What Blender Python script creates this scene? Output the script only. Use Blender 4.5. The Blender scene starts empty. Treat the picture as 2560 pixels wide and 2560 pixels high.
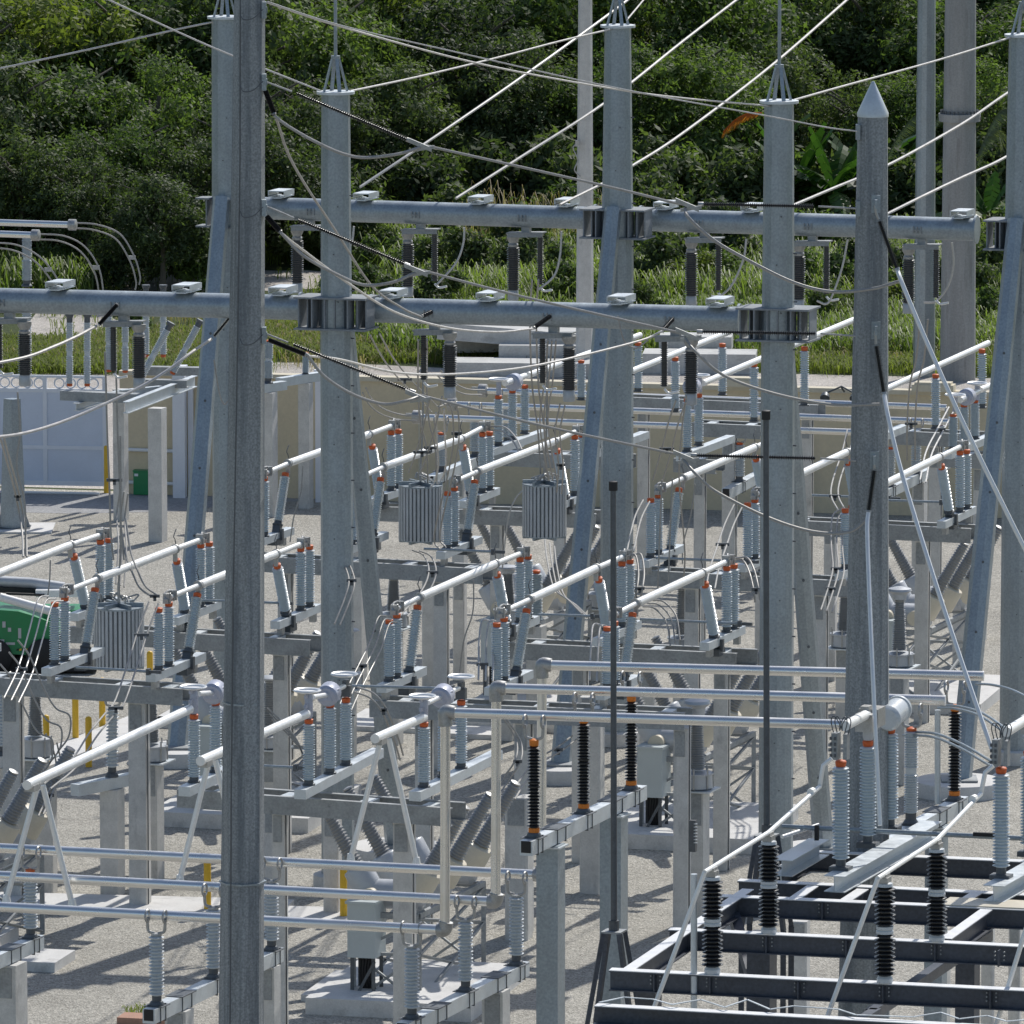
import bpy, math, random
import numpy as np
from mathutils import Vector, Matrix
random.seed(7)
R_ = math.radians
C = bpy.context.scene.collection
# ------------------------------------------------------------------ camera model
CH, F = 29.0, 20000.0
PITCH = math.atan(2780 / F)
CAM = Vector((0, 0, CH))
FW = Vector((0, math.cos(PITCH), -math.sin(PITCH)))
DN = Vector((0, -math.sin(PITCH), -math.cos(PITCH)))
RT = Vector((1, 0, 0))
UP = Vector((0, 0, 1))
YD = Vector((math.sin(R_(20)), math.cos(R_(20)), 0))     # direction of the bays running away
XD = Vector((math.cos(R_(14)), -math.sin(R_(14)), 0))    # direction of the bays running across
def ray(p): return FW + RT * ((p[0] - 1280) / F) + DN * ((p[1] - 1280) / F)
def P(p, h):
    d = ray(p); return CAM + d * ((h - CH) / d.z)
def PY(p, Y):
    d = ray(p); return CAM + d * (Y / d.y)
def PL(A, B):
    n = (B - A).cross(UP).normalized()
    def f(p):
        d = ray(p); return CAM + d * ((A - CAM).dot(n) / d.dot(n))
    return f
def ppm(Y): return F / Y
def tile(x0, y0, s): return lambda x, y: (x0 + x * s, y0 + y * s)
s1 = 860 / 1932; s2 = 500 / 1932
tA, tB, tC = tile(0, 0, s1), tile(850, 0, s1), tile(1700, 0, s1)
tD, tE, tF = tile(0, 850, s1), tile(850, 850, s1), tile(1700, 850, s1)
tG, tH, tI = tile(0, 1700, s1), tile(850, 1700, s1), tile(1700, 1700, s1)
tJ, tK, tL, tM = tile(1260, 2060, s2), tile(860, 2060, s2), tile(2060, 1660, s2), tile(1560, 1660, s2)
tQ = tile(1960, 2060, 600 / 1932)
tR, tS, tT, tU, tV = tile(0, 1340, s2), tile(0, 760, s2), tile(880, 880, s2), tile(1560, 1260, s2), tile(2160, 1260, s2)
# ------------------------------------------------------------------ materials
def newmat(name):
    m = bpy.data.materials.new(name); m.use_nodes = True
    nt = m.node_tree; b = nt.nodes['Principled BSDF']
    return m, nt, b
def mat(name, col, rough=.6, metal=0, var=.12, scale=3, fine=.06, fscale=40, stretch=None, stain=None, bump=0, spec=.5, col2=None):
    m, nt, b = newmat(name); N, L = nt.nodes, nt.links
    tc = N.new('ShaderNodeTexCoord'); mp = N.new('ShaderNodeMapping'); L.new(tc.outputs['Object'], mp.inputs[0])
    if stretch: mp.inputs['Scale'].default_value = stretch
    n1 = N.new('ShaderNodeTexNoise'); n1.inputs['Scale'].default_value = scale; n1.inputs['Detail'].default_value = 6
    n1.inputs['Roughness'].default_value = .65
    L.new(mp.outputs[0], n1.inputs['Vector'])
    n2 = N.new('ShaderNodeTexNoise'); n2.inputs['Scale'].default_value = fscale; n2.inputs['Detail'].default_value = 3
    L.new(tc.outputs['Object'], n2.inputs['Vector'])
    a = N.new('ShaderNodeMapRange'); a.inputs[1].default_value = .3; a.inputs[2].default_value = .7
    a.inputs[3].default_value = 1 - var; a.inputs[4].default_value = 1 + var; L.new(n1.outputs[0], a.inputs[0])
    c = N.new('ShaderNodeMapRange'); c.inputs[1].default_value = .3; c.inputs[2].default_value = .7
    c.inputs[3].default_value = 1 - fine; c.inputs[4].default_value = 1 + fine; L.new(n2.outputs[0], c.inputs[0])
    mu = N.new('ShaderNodeMath'); mu.operation = 'MULTIPLY'; L.new(a.outputs[0], mu.inputs[0]); L.new(c.outputs[0], mu.inputs[1])
    if col2:
        mx = N.new('ShaderNodeMix'); mx.data_type = 'RGBA'
        mx.inputs[6].default_value = (*col, 1); mx.inputs[7].default_value = (*col2, 1)
        n4 = N.new('ShaderNodeTexNoise'); n4.inputs['Scale'].default_value = scale * .6; n4.inputs['Detail'].default_value = 4
        L.new(mp.outputs[0], n4.inputs['Vector'])
        r4 = N.new('ShaderNodeMapRange'); r4.inputs[1].default_value = .4; r4.inputs[2].default_value = .62; L.new(n4.outputs[0], r4.inputs[0])
        L.new(r4.outputs[0], mx.inputs[0]); src = mx.outputs[2]
    else:
        rg = N.new('ShaderNodeRGB'); rg.outputs[0].default_value = (*col, 1); src = rg.outputs[0]
    v = N.new('ShaderNodeVectorMath'); v.operation = 'SCALE'; L.new(src, v.inputs[0]); L.new(mu.outputs[0], v.inputs['Scale'])
    out = v.outputs[0]
    if stain:
        n3 = N.new('ShaderNodeTexNoise'); n3.inputs['Scale'].default_value = stain[1]; n3.inputs['Detail'].default_value = 8; n3.inputs['Roughness'].default_value = .7
        mp3 = N.new('ShaderNodeMapping'); mp3.inputs['Scale'].default_value = stain[4] if len(stain) > 4 else (1, 1, .12); L.new(tc.outputs['Object'], mp3.inputs[0]); L.new(mp3.outputs[0], n3.inputs['Vector'])
        r3 = N.new('ShaderNodeMapRange'); r3.inputs[1].default_value = stain[2]; r3.inputs[2].default_value = stain[2] + .14; r3.inputs[4].default_value = stain[3]; L.new(n3.outputs[0], r3.inputs[0])
        m3 = N.new('ShaderNodeMix'); m3.data_type = 'RGBA'; L.new(r3.outputs[0], m3.inputs[0]); L.new(out, m3.inputs[6]); m3.inputs[7].default_value = (*stain[0], 1)
        out = m3.outputs[2]
    L.new(out, b.inputs['Base Color'])
    b.inputs['Metallic'].default_value = metal; b.inputs['Specular IOR Level'].default_value = spec
    rr = N.new('ShaderNodeMapRange'); rr.inputs[1].default_value = .3; rr.inputs[2].default_value = .7
    rr.inputs[3].default_value = max(.05, rough - .1); rr.inputs[4].default_value = min(1, rough + .1); L.new(n1.outputs[0], rr.inputs[0])
    L.new(rr.outputs[0], b.inputs['Roughness'])
    if bump:
        bp = N.new('ShaderNodeBump'); bp.inputs['Strength'].default_value = .5; bp.inputs['Distance'].default_value = bump
        L.new(n2.outputs[0], bp.inputs['Height']); L.new(bp.outputs[0], b.inputs['Normal'])
    return m
M = {}
M['galv'] = mat('galvanised steel', (.31, .355, .385), .42, .45, .14, 2.2, .14, 22, stretch=(1, 1, .35), stain=((.22, .24, .26), 5, .6, .45))
M['galvl'] = mat('bright galvanised steel', (.60, .64, .66), .42, .35, .08, 4, .05, 30)
M['galvd'] = mat('dull galvanised beam', (.31, .325, .33), .55, .3, .25, 3, .12, 22, stain=((.11, .115, .12), 6, .56, .6, (1, 1, 1)))
M['wpole'] = mat('weathered concrete pole', (.285, .305, .315), .6, .15, .14, 1.2, .3, 30, stretch=(2.5, 2.5, .08), stain=((.085, .105, .125), 2.2, .47, .6, (2.2, 2.2, .10)), bump=.006)
M['rpole'] = mat('pale weathered steel pole', (.30, .305, .30), .65, .1, .2, 2, .1, 20, stretch=(1, 1, .12), stain=((.15, .14, .135), 5, .55, .55))
M['conc'] = mat('concrete', (.58, .57, .54), .85, 0, .14, 2.5, .07, 30, stain=((.30, .30, .29), 3, .56, .6, (1, 1, .4)), bump=.003)
M['pad'] = mat('concrete pad', (.62, .61, .585), .85, 0, .12, 1.6, .07, 30, stain=((.33, .32, .30), 2.2, .55, .55, (1, 1, 1)))
M['alu'] = mat('aluminium tube', (.80, .79, .76), .27, .92, .02, .7, .0, 3, stain=((.62, .54, .42), 1.2, .60, .45, (.3, .3, .3)))
M['aluw'] = mat('matt white aluminium tube', (.82, .82, .80), .4, .35, .04, 5, .03, 50)
M['cable'] = mat('stranded conductor', (.58, .56, .53), .5, .45, .12, 6, .15, 60)
M['cabled'] = mat('aged conductor', (.36, .35, .33), .55, .4, .12, 6, .15, 60)
M['porc'] = mat('pale blue grey porcelain', (.56, .62, .645), .22, 0, .06, 5, .02, 50)
M['porcg'] = mat('grey porcelain', (.55, .585, .60), .3, 0, .08, 5, .03, 50)
M['bushd'] = mat('dark brown grey sheds', (.105, .10, .095), .38, 0, .1, 5, .04, 50)
M['bush'] = mat('dark grey bushing sheds', (.30, .30, .295), .35, 0, .1, 5, .04, 50)
M['blk'] = mat('black polymer sheds', (.022, .022, .024), .32, 0, .2, 6, .05, 50)
M['orange'] = mat('orange insulator cap', (.60, .115, .025), .55, 0, .25, 3, .12, 30)
M['orangel'] = mat('light orange insulator band', (.74, .21, .02), .5, 0, .08, 8, .04, 50)
M['iron'] = mat('dark casting', (.11, .12, .13), .5, .4, .2, 9, .1, 60)
M['hard'] = mat('clamp metal', (.40, .40, .39), .45, .6, .2, 9, .1, 60)
M['navy'] = mat('dark blue grey frame steel', (.065, .075, .095), .42, .15, .2, 1.3, .2, 20, stain=((.16, .165, .17), 3, .60, .45, (.6, .6, 2)))
M['black'] = mat('black rubber', (.015, .015, .016), .6, 0, .1, 5, .05, 50)
M['tan'] = mat('tan render', (.66, .56, .385), .9, 0, .05, 1.2, .04, 12, stain=((.50, .43, .31), .9, .52, .5, (.8, .8, .25)))
M['brk'] = mat('dull bracket steel', (.24, .26, .275), .75, 0, .2, 4, .12, 24)
M['tand'] = mat('pale wall coping', (.62, .56, .43), .9, 0, .05, 2, .04, 12)
M['gate'] = mat('pale painted gate sheet', (.62, .67, .76), .5, 0, .05, 1.3, .02, 30)
M['gatef'] = mat('white gate frame', (.74, .76, .80), .5, 0, .05, 2, .02, 30)
M['yel'] = mat('yellow bollard paint', (.78, .47, .03), .45, 0, .08, 5, .04, 40)
M['green'] = mat('green machine paint', (.010, .22, .075), .38, 0, .08, 3, .03, 40)
M['cream'] = mat('cream painted tank', (.62, .56, .44), .45, 0, .07, 3, .03, 40)
M['tankg'] = mat('grey painted tank', (.46, .48, .50), .4, .2, .08, 3, .03, 40)
M['cab'] = mat('grey green cabinet', (.46, .505, .505), .5, 0, .04, 3, .02, 40)
M['coil'] = mat('line trap bars', (.52, .54, .55), .5, .1, .14, 6, .1, 50, stretch=(1, 1, .3))
M['coild'] = mat('line trap core', (.27, .28, .285), .7, 0, .1, 6, .05, 50)
M['motor'] = mat('grey operator housing', (.42, .44, .52), .35, .15, .05, 4, .02, 40)
M['slab'] = mat('old concrete slab', (.52, .52, .50), .9, 0, .16, 1.2, .08, 18, stain=((.30, .30, .29), 2, .54, .6, (.5, .5, 2)))
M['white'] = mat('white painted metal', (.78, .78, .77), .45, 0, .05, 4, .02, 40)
M['brick'] = mat('terracotta block', (.42, .24, .17), .9, 0, .12, 5, .08, 40)
M['trunk'] = mat('bark', (.13, .11, .085), .9, 0, .2, 4, .1, 20, stretch=(1, 1, .2))
# gravel
def gravel(name, c1, c2, c3, asphalt=False):
    m, nt, b = newmat(name); N, L = nt.nodes, nt.links
    tc = N.new('ShaderNodeTexCoord')
    vo = N.new('ShaderNodeTexVoronoi'); vo.inputs['Scale'].default_value = 30; L.new(tc.outputs['Object'], vo.inputs['Vector'])
    cr = N.new('ShaderNodeValToRGB'); e = cr.color_ramp.elements
    e[0].color = (*c1, 1); e[1].color = (*c3, 1); q = cr.color_ramp.elements.new(.5); q.color = (*c2, 1)
    sp = N.new('ShaderNodeSeparateColor'); L.new(vo.outputs['Color'], sp.inputs[0]); L.new(sp.outputs[0], cr.inputs[0])
    n1 = N.new('ShaderNodeTexNoise'); n1.inputs['Scale'].default_value = .35; n1.inputs['Detail'].default_value = 8; n1.inputs['Roughness'].default_value = .7; L.new(tc.outputs['Object'], n1.inputs['Vector'])
    n2 = N.new('ShaderNodeTexNoise'); n2.inputs['Scale'].default_value = 7; n2.inputs['Detail'].default_value = 5; n2.inputs['Roughness'].default_value = .8; L.new(tc.outputs['Object'], n2.inputs['Vector'])
    a = N.new('ShaderNodeMapRange'); a.inputs[1].default_value = .3; a.inputs[2].default_value = .7; a.inputs[3].default_value = .80; a.inputs[4].default_value = 1.14; L.new(n1.outputs[0], a.inputs[0])
    c = N.new('ShaderNodeMapRange'); c.inputs[1].default_value = .3; c.inputs[2].default_value = .7; c.inputs[3].default_value = .72; c.inputs[4].default_value = 1.2; L.new(n2.outputs[0], c.inputs[0])
    mu = N.new('ShaderNodeMath'); mu.operation = 'MULTIPLY'; L.new(a.outputs[0], mu.inputs[0]); L.new(c.outputs[0], mu.inputs[1])
    v = N.new('ShaderNodeVectorMath'); v.operation = 'SCALE'; L.new(cr.outputs[0], v.inputs[0]); L.new(mu.outputs[0], v.inputs['Scale'])
    L.new(v.outputs[0], b.inputs['Base Color']); b.inputs['Roughness'].default_value = .95; b.inputs['Specular IOR Level'].default_value = .2
    bp = N.new('ShaderNodeBump'); bp.inputs['Strength'].default_value = .25 if asphalt else .8; bp.inputs['Distance'].default_value = .03
    ad = N.new('ShaderNodeMath'); ad.operation = 'ADD'; L.new(vo.outputs['Distance'], ad.inputs[0]); L.new(n2.outputs[0], ad.inputs[1])
    L.new(ad.outputs[0], bp.inputs['Height']); L.new(bp.outputs[0], b.inputs['Normal'])
    return m
M['gravel'] = gravel('yard gravel', (.28, .266, .232), (.42, .40, .348), (.58, .55, .485))
M['gravel2'] = gravel('pale road gravel', (.40, .37, .33), (.52, .48, .43), (.62, .58, .53))
M['asph'] = gravel('drive surface', (.30, .30, .30), (.35, .35, .35), (.40, .40, .40), True)
M['soil'] = gravel('rough grassy soil', (.030, .045, .015), (.06, .085, .03), (.10, .12, .05))
def leafmat(name, c1, c2, trans=.35, rough=.6, nscale=.5):
    m, nt, b = newmat(name); N, L = nt.nodes, nt.links
    g = N.new('ShaderNodeNewGeometry'); tc = N.new('ShaderNodeTexCoord'); oi = N.new('ShaderNodeObjectInfo')
    n1 = N.new('ShaderNodeTexNoise'); n1.inputs['Scale'].default_value = nscale; n1.inputs['Detail'].default_value = 3; L.new(tc.outputs['Object'], n1.inputs['Vector'])
    ad = N.new('ShaderNodeMath'); ad.operation = 'ADD'; L.new(g.outputs['Random Per Island'], ad.inputs[0]); L.new(n1.outputs[0], ad.inputs[1])
    ad2 = N.new('ShaderNodeMath'); ad2.operation = 'ADD'; L.new(ad.outputs[0], ad2.inputs[0]); L.new(oi.outputs['Random'], ad2.inputs[1])
    r = N.new('ShaderNodeMapRange'); r.inputs[1].default_value = .5; r.inputs[2].default_value = 2.2; L.new(ad2.outputs[0], r.inputs[0])
    mx = N.new('ShaderNodeMix'); mx.data_type = 'RGBA'; mx.inputs[6].default_value = (*c1, 1); mx.inputs[7].default_value = (*c2, 1); L.new(r.outputs[0], mx.inputs[0])
    L.new(mx.outputs[2], b.inputs['Base Color']); b.inputs['Roughness'].default_value = rough; b.inputs['Specular IOR Level'].default_value = .22
    tr = N.new('ShaderNodeBsdfTranslucent')
    tv = N.new('ShaderNodeVectorMath'); tv.operation = 'MULTIPLY'; L.new(mx.outputs[2], tv.inputs[0]); tv.inputs[1].default_value = (1.75, 2.05, .8); L.new(tv.outputs[0], tr.inputs[0])
    ms = N.new('ShaderNodeMixShader'); ms.inputs[0].default_value = trans
    L.new(b.outputs[0], ms.inputs[1]); L.new(tr.outputs[0], ms.inputs[2]); L.new(ms.outputs[0], N['Material Output'].inputs[0])
    return m
M['leaf'] = leafmat('forest leaves', (.042, .070, .027), (.140, .190, .062), .40)
M['leafd'] = leafmat('dark forest leaves', (.032, .050, .026), (.108, .140, .060), .36)
M['leafy'] = leafmat('yellow green leaves', (.060, .085, .022), (.175, .205, .05), .38)
M['reed'] = leafmat('reed leaves', (.038, .068, .02), (.175, .22, .07), .42, .45, .45)
M['grass'] = leafmat('bank grass', (.04, .065, .018), (.19, .215, .055), .4, .7, .45)
M['banana'] = leafmat('banana leaves', (.022, .055, .016), (.055, .115, .025), .32, .35, .5)
M['frond'] = leafmat('palm frond leaflets', (.09, .11, .05), (.20, .22, .12), .3, .35, .5)
M['dead'] = leafmat('dead orange frond', (.35, .10, .02), (.5, .17, .03), .4, .6, .5)
M['dry'] = leafmat('dry straw', (.20, .16, .09), (.32, .26, .16), .3, .6, .5)
# ------------------------------------------------------------------ mesh building
class MB:
    def __init__(s): s.v = []; s.f = []; s.sm = []
    def add(s, vs, fs, smooth=False):
        o = len(s.v); s.v += [Vector(q) for q in vs]; s.f += [tuple(i + o for i in f) for f in fs]; s.sm += [smooth] * len(fs); return s
    def box(s, c, ax, ay, az):          # centre and three half-extent vectors
        vs = [c + ax * i + ay * j + az * k for i in (-1, 1) for j in (-1, 1) for k in (-1, 1)]
        return s.add(vs, [(0, 1, 3, 2), (4, 6, 7, 5), (0, 4, 5, 1), (2, 3, 7, 6), (0, 2, 6, 4), (1, 5, 7, 3)])
    def boxw(s, c, sx, sy, sz, rz=0):
        a = Vector((math.cos(rz), math.sin(rz), 0)); b = Vector((-math.sin(rz), math.cos(rz), 0))
        return s.box(c, a * sx / 2, b * sy / 2, UP * sz / 2)
    def beam(s, A, B, w, h, prof='box', t=.02, drop=True):   # A,B on the top centre line when drop
        d = (B - A); L = d.length; d = d.normalized()
        side = (d.cross(UP) if abs(d.z) < .995 else RT.copy()).normalized(); up = side.cross(d).normalized()
        off = up * (-h / 2 if drop else 0)
        def bar(cx, cy, ww, hh):
            c = (A + B) / 2 + off + side * cx + up * cy
            s.box(c, d * L / 2, side * ww / 2, up * hh / 2)
        if prof == 'box': bar(0, 0, w, h)
        elif prof == 'I':
            bar(0, h / 2 - t / 2, w, t); bar(0, -h / 2 + t / 2, w, t); bar(0, 0, t, h - 2 * t)
        elif prof == 'C':               # web on the -side
            bar(0, h / 2 - t / 2, w, t); bar(0, -h / 2 + t / 2, w, t); bar(w / 2 - t / 2, 0, t, h - 2 * t)
        elif prof == 'L':
            bar(0, 0, w, t); bar(w / 2 - t / 2, -h / 2, t, h - t)
        return s
    def tube(s, pts, r, seg=10, caps=True, r2=None, smooth=True):
        pts = [Vector(p) for p in pts]; n = len(pts)
        t0 = (pts[1] - pts[0]).normalized(); ref = UP if abs(t0.z) < .9 else RT
        a = t0.cross(ref).normalized(); vs = []
        for i, p in enumerate(pts):
            t = (pts[min(i + 1, n - 1)] - pts[max(i - 1, 0)])
            if t.length < 1e-6: t = t0
            t.normalize(); a = (a - t * a.dot(t)).normalized(); b = t.cross(a)
            rr = r if r2 is None else r + (r2 - r) * i / (n - 1)
            vs += [p + (a * math.cos(q) + b * math.sin(q)) * rr for q in [2 * math.pi * (k + .5) / seg for k in range(seg)]]
        fs = [(i * seg + k, i * seg + (k + 1) % seg, (i + 1) * seg + (k + 1) % seg, (i + 1) * seg + k) for i in range(n - 1) for k in range(seg)]
        s.add(vs, fs, smooth)
        if caps:
            o = len(s.v) - len(vs)
            s.f += [tuple(o + k for k in range(seg))[::-1], tuple(o + (n - 1) * seg + k for k in range(seg))]; s.sm += [False, False]
        return s
    def lathe(s, prof, A, axis=UP, seg=16, smooth=True, rot=0):
        z = axis.normalized(); ref = RT if abs(z.x) < .9 else UP
        x = ref.cross(z).normalized(); y = z.cross(x); n = len(prof); vs = []
        for r, h in prof: vs += [A + z * h + (x * math.cos(q) + y * math.sin(q)) * max(r, 1e-4) for q in [rot + 2 * math.pi * k / seg for k in range(seg)]]
        fs = [(i * seg + k, i * seg + (k + 1) % seg, (i + 1) * seg + (k + 1) % seg, (i + 1) * seg + k) for i in range(n - 1) for k in range(seg)]
        s.add(vs, fs, smooth)
        o = len(s.v) - len(vs)
        if prof[0][0] > 1e-3: s.f.append(tuple(o + k for k in range(seg))[::-1]); s.sm.append(False)
        if prof[-1][0] > 1e-3: s.f.append(tuple(o + (n - 1) * seg + k for k in range(seg))); s.sm.append(False)
        return s
    def mesh(s, name, origin=Vector()):
        me = bpy.data.meshes.new(name); me.from_pydata([tuple(v - origin) for v in s.v], [], s.f)
        me.polygons.foreach_set('use_smooth', s.sm)
        if any(s.sm): me.set_sharp_from_angle(angle=R_(38))
        me.update(); return me
    def islands(s):
        n = len(s.v); p = list(range(n))
        def f(a):
            while p[a] != a: p[a] = p[p[a]]; a = p[a]
            return a
        for fc in s.f:
            a = f(fc[0])
            for i in fc[1:]: p[f(i)] = a
        g = {}
        for i in range(n): g.setdefault(f(i), []).append(i)
        keys = list(g); k = len(keys)
        if k < 2: return [s]
        bb = []
        for q in keys:
            c = [s.v[i] for i in g[q]]
            bb.append(([min(v[j] for v in c) - .01 for j in range(3)], [max(v[j] for v in c) + .01 for j in range(3)]))
        h = list(range(k))
        def r(a):
            while h[a] != a: a = h[a]
            return a
        for i in range(k):
            for j in range(i):
                if all(bb[i][0][t] <= bb[j][1][t] and bb[j][0][t] <= bb[i][1][t] for t in range(3)): h[r(i)] = r(j)
        comp = {}
        for i in range(k): comp.setdefault(r(i), []).append(keys[i])
        if len(comp) < 2: return [s]
        root_of = {}
        for c, ks in comp.items():
            for q in ks: root_of[q] = c
        outs = {c: (MB(), {}) for c in comp}
        for i in range(n):
            mb, mp = outs[root_of[f(i)]]; mp[i] = len(mb.v); mb.v.append(s.v[i])
        for fc, sm in zip(s.f, s.sm):
            mb, mp = outs[root_of[f(fc[0])]]; mb.f.append(tuple(mp[i] for i in fc)); mb.sm.append(sm)
        return [mb for mb, _ in outs.values()]
    def build(s, name, m, root=None, origin=None, split=True):
        if isinstance(m, str): m = M[m]
        if origin is None: origin = wloc(root) if root is not None else (s.v[0] if s.v else Vector())
        if root is not None and split:
            parts = s.islands()
            if len(parts) > 1:
                outs = [q.build(name, m, root, origin, False) for q in parts]; return outs[0]
        me = s.mesh(name, origin); me.materials.append(m)
        o = bpy.data.objects.new(name, me); C.objects.link(o)
        if root is not None: o.parent = root
        else: o.location = origin
        return o
def wloc(o):
    l = Vector(o.location)
    while o.parent is not None: o = o.parent; l += Vector(o.location)
    return l
def tag(o, label, cat, group=None, kind=None):
    if label: o['label'] = label
    if cat: o['category'] = cat
    if group: o['group'] = group
    if kind: o['kind'] = kind
    return o
def thing(name, loc, label, cat, group=None):
    o = bpy.data.objects.new(name, None); C.objects.link(o); o.location = loc; o.empty_display_size = .3
    return tag(o, label, cat, group)
def smooth(pts, n=8):                  # Catmull-Rom through points
    pts = [Vector(p) for p in pts]
    if len(pts) < 3: return pts
    q = [pts[0] * 2 - pts[1]] + pts + [pts[-1] * 2 - pts[-2]]; out = []
    for i in range(1, len(q) - 2):
        a, b, c, d = q[i - 1:i + 3]
        for k in range(n):
            t = k / n
            out.append(.5 * ((2 * b) + (c - a) * t + (2 * a - 5 * b + 4 * c - d) * t * t + (3 * b - a - 3 * c + d) * t ** 3))
    return out + [pts[-1]]
# ------------------------------------------------------------------ insulators (unit length meshes, z from 0 to 1)
def shed_profile(core, shed, n, z0=0, z1=1, core2=None):
    pr = []; p = (z1 - z0) / n
    for i in range(n):
        z = z0 + i * p; c = core if core2 is None else core + (core2 - core) * i / n
        s = shed if core2 is None else shed * (c / core)
        if i % 2: s = c + (s - c) * .86
        pr += [(c, z), (c, z + p * .42), (s, z + p * .46), (s * .99, z + p * .56), (c, z + p * .95)]
    return pr
LIB = {}
def lib(key, parts):                   # parts: [(name, prof, mat)]
    LIB[key] = []
    for name, prof, mm in parts:
        me = MB().lathe(prof, Vector((0, 0, 0)), seg=18).mesh(name); me.materials.append(M[mm]); LIB[key].append((name, me))
lib('switch', [('post_insulator', [(.075, .07)] + shed_profile(.062, .098, 23, .07, .925), 'porc'),
               ('orange_cap', [(.055, .925), (.064, .93), (.069, .99), (.055, 1)], 'orange'),
               ('foot', [(.1, 0), (.1, .02), (.075, .03), (.07, .075)], 'iron')])
lib('grey', [('post_insulator', shed_profile(.082, .132, 17, .14, .97), 'porcg'),
             ('head_fitting', [(.09, .97), (.085, 1)], 'hard'),
             ('foot', [(.13, 0), (.13, .02), (.1, .06), (.08, .065), (.082, .14)], 'iron')])
lib('greyo', [('post_insulator', shed_profile(.082, .132, 17, .14, .94), 'porcg'),
              ('orange_cap', [(.06, .94), (.075, .945), (.085, .99), (.06, 1)], 'orange'),
              ('foot', [(.13, 0), (.13, .02), (.1, .06), (.08, .065), (.082, .14)], 'iron')])
lib('tall', [('post_insulator', shed_profile(.088, .14, 28, .09, .94), 'porc'),
             ('orange_cap', [(.07, .94), (.08, .945), (.09, .985), (.07, 1)], 'orange'),
             ('foot', [(.1, 0), (.1, .02), (.08, .03), (.075, .09)], 'iron')])
lib('two', [('post_insulator', shed_profile(.085, .12, 16, .12, .52) + [(.09, .525), (.09, .575)] + shed_profile(.085, .12, 15, .58, .96), 'porcg'),
            ('orange_cap', [(.06, .96), (.085, .965), (.085, .99), (.06, 1)], 'orange'),
            ('foot', [(.13, 0), (.13, .02), (.1, .05), (.09, .055), (.092, .12)], 'iron')])
lib('busblack', [('post_insulator', shed_profile(.062, .115, 12, .1, .5) + [(.07, .505), (.1, .51), (.1, .525), (.07, .54), (.1, .55), (.1, .565), (.062, .57)] + shed_profile(.062, .115, 11, .57, .93), 'blk'),
                 ('orange_cap', [(.06, .93), (.075, .935), (.078, .99), (.06, 1)], 'orangel'),
                 ('orange_band', [(.085, .05), (.092, .055), (.092, .098), (.07, .1)], 'orangel'),
                 ('foot', [(.13, 0), (.13, .012), (.1, .05), (.085, .052)], 'iron')])
lib('blackpost', [('post_insulator', shed_profile(.085, .162, 10, .07, .47) + shed_profile(.085, .162, 9, .55, .92), 'blk'),
                  ('middle_flange', [(.09, .47), (.13, .475), (.13, .5), (.11, .51), (.13, .52), (.13, .545), (.09, .55)], 'porcg'),
                  ('head_fitting', [(.09, .92), (.125, .925), (.115, .955), (.07, .965), (.06, 1)], 'porcg'),
                  ('foot', [(.11, 0), (.12, .01), (.12, .045), (.095, .07)], 'porcg')])
lib('bushing', [('bushing', shed_profile(.12, .165, 22, .04, .96, .085), 'bush'),
                ('top_cap', [(.07, .96), (.1, .965), (.1, .985), (.03, 1)], 'hard')])
lib('arrester', [('insulator', shed_profile(.05, .08, 24, .05, .95), 'bushd'), ('end_fitting', [(.06, .95), (.06, 1)], 'hard')])
lib('hang', [('insulator', shed_profile(.10, .145, 20, .0, .78), 'bushd'),
             ('head_fitting', [(.11, .78), (.115, .82), (.09, .85), (.14, .93), (.14, 1)], 'hard')])
lib('string', [('strain_insulator', shed_profile(.018, .044, 52, .04, .96), 'blk'), ('end_fitting', [(.03, .95), (.035, .96), (.035, 1)], 'hard')])
def place(key, A, B, root, rscale=1):
    z = (B - A); L = z.length; q = z.to_track_quat('Z', 'Y'); first = None
    for i, (name, me) in enumerate(LIB[key]):
        o = bpy.data.objects.new(name, me); C.objects.link(o)
        if i == 0:
            o.parent = root; o.location = A - (wloc(root) if root is not None else Vector())
            o.rotation_mode = 'QUATERNION'; o.rotation_quaternion = q; o.scale = (rscale, rscale, L); first = o
        else: o.parent = first
    return first
def place_top(key, A, B, label, cat, group=None, rscale=1):
    """an insulator string that is a thing of its own"""
    r = thing('strain_insulator', A, label, cat, group); place(key, A, B, r, rscale); return r
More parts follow.
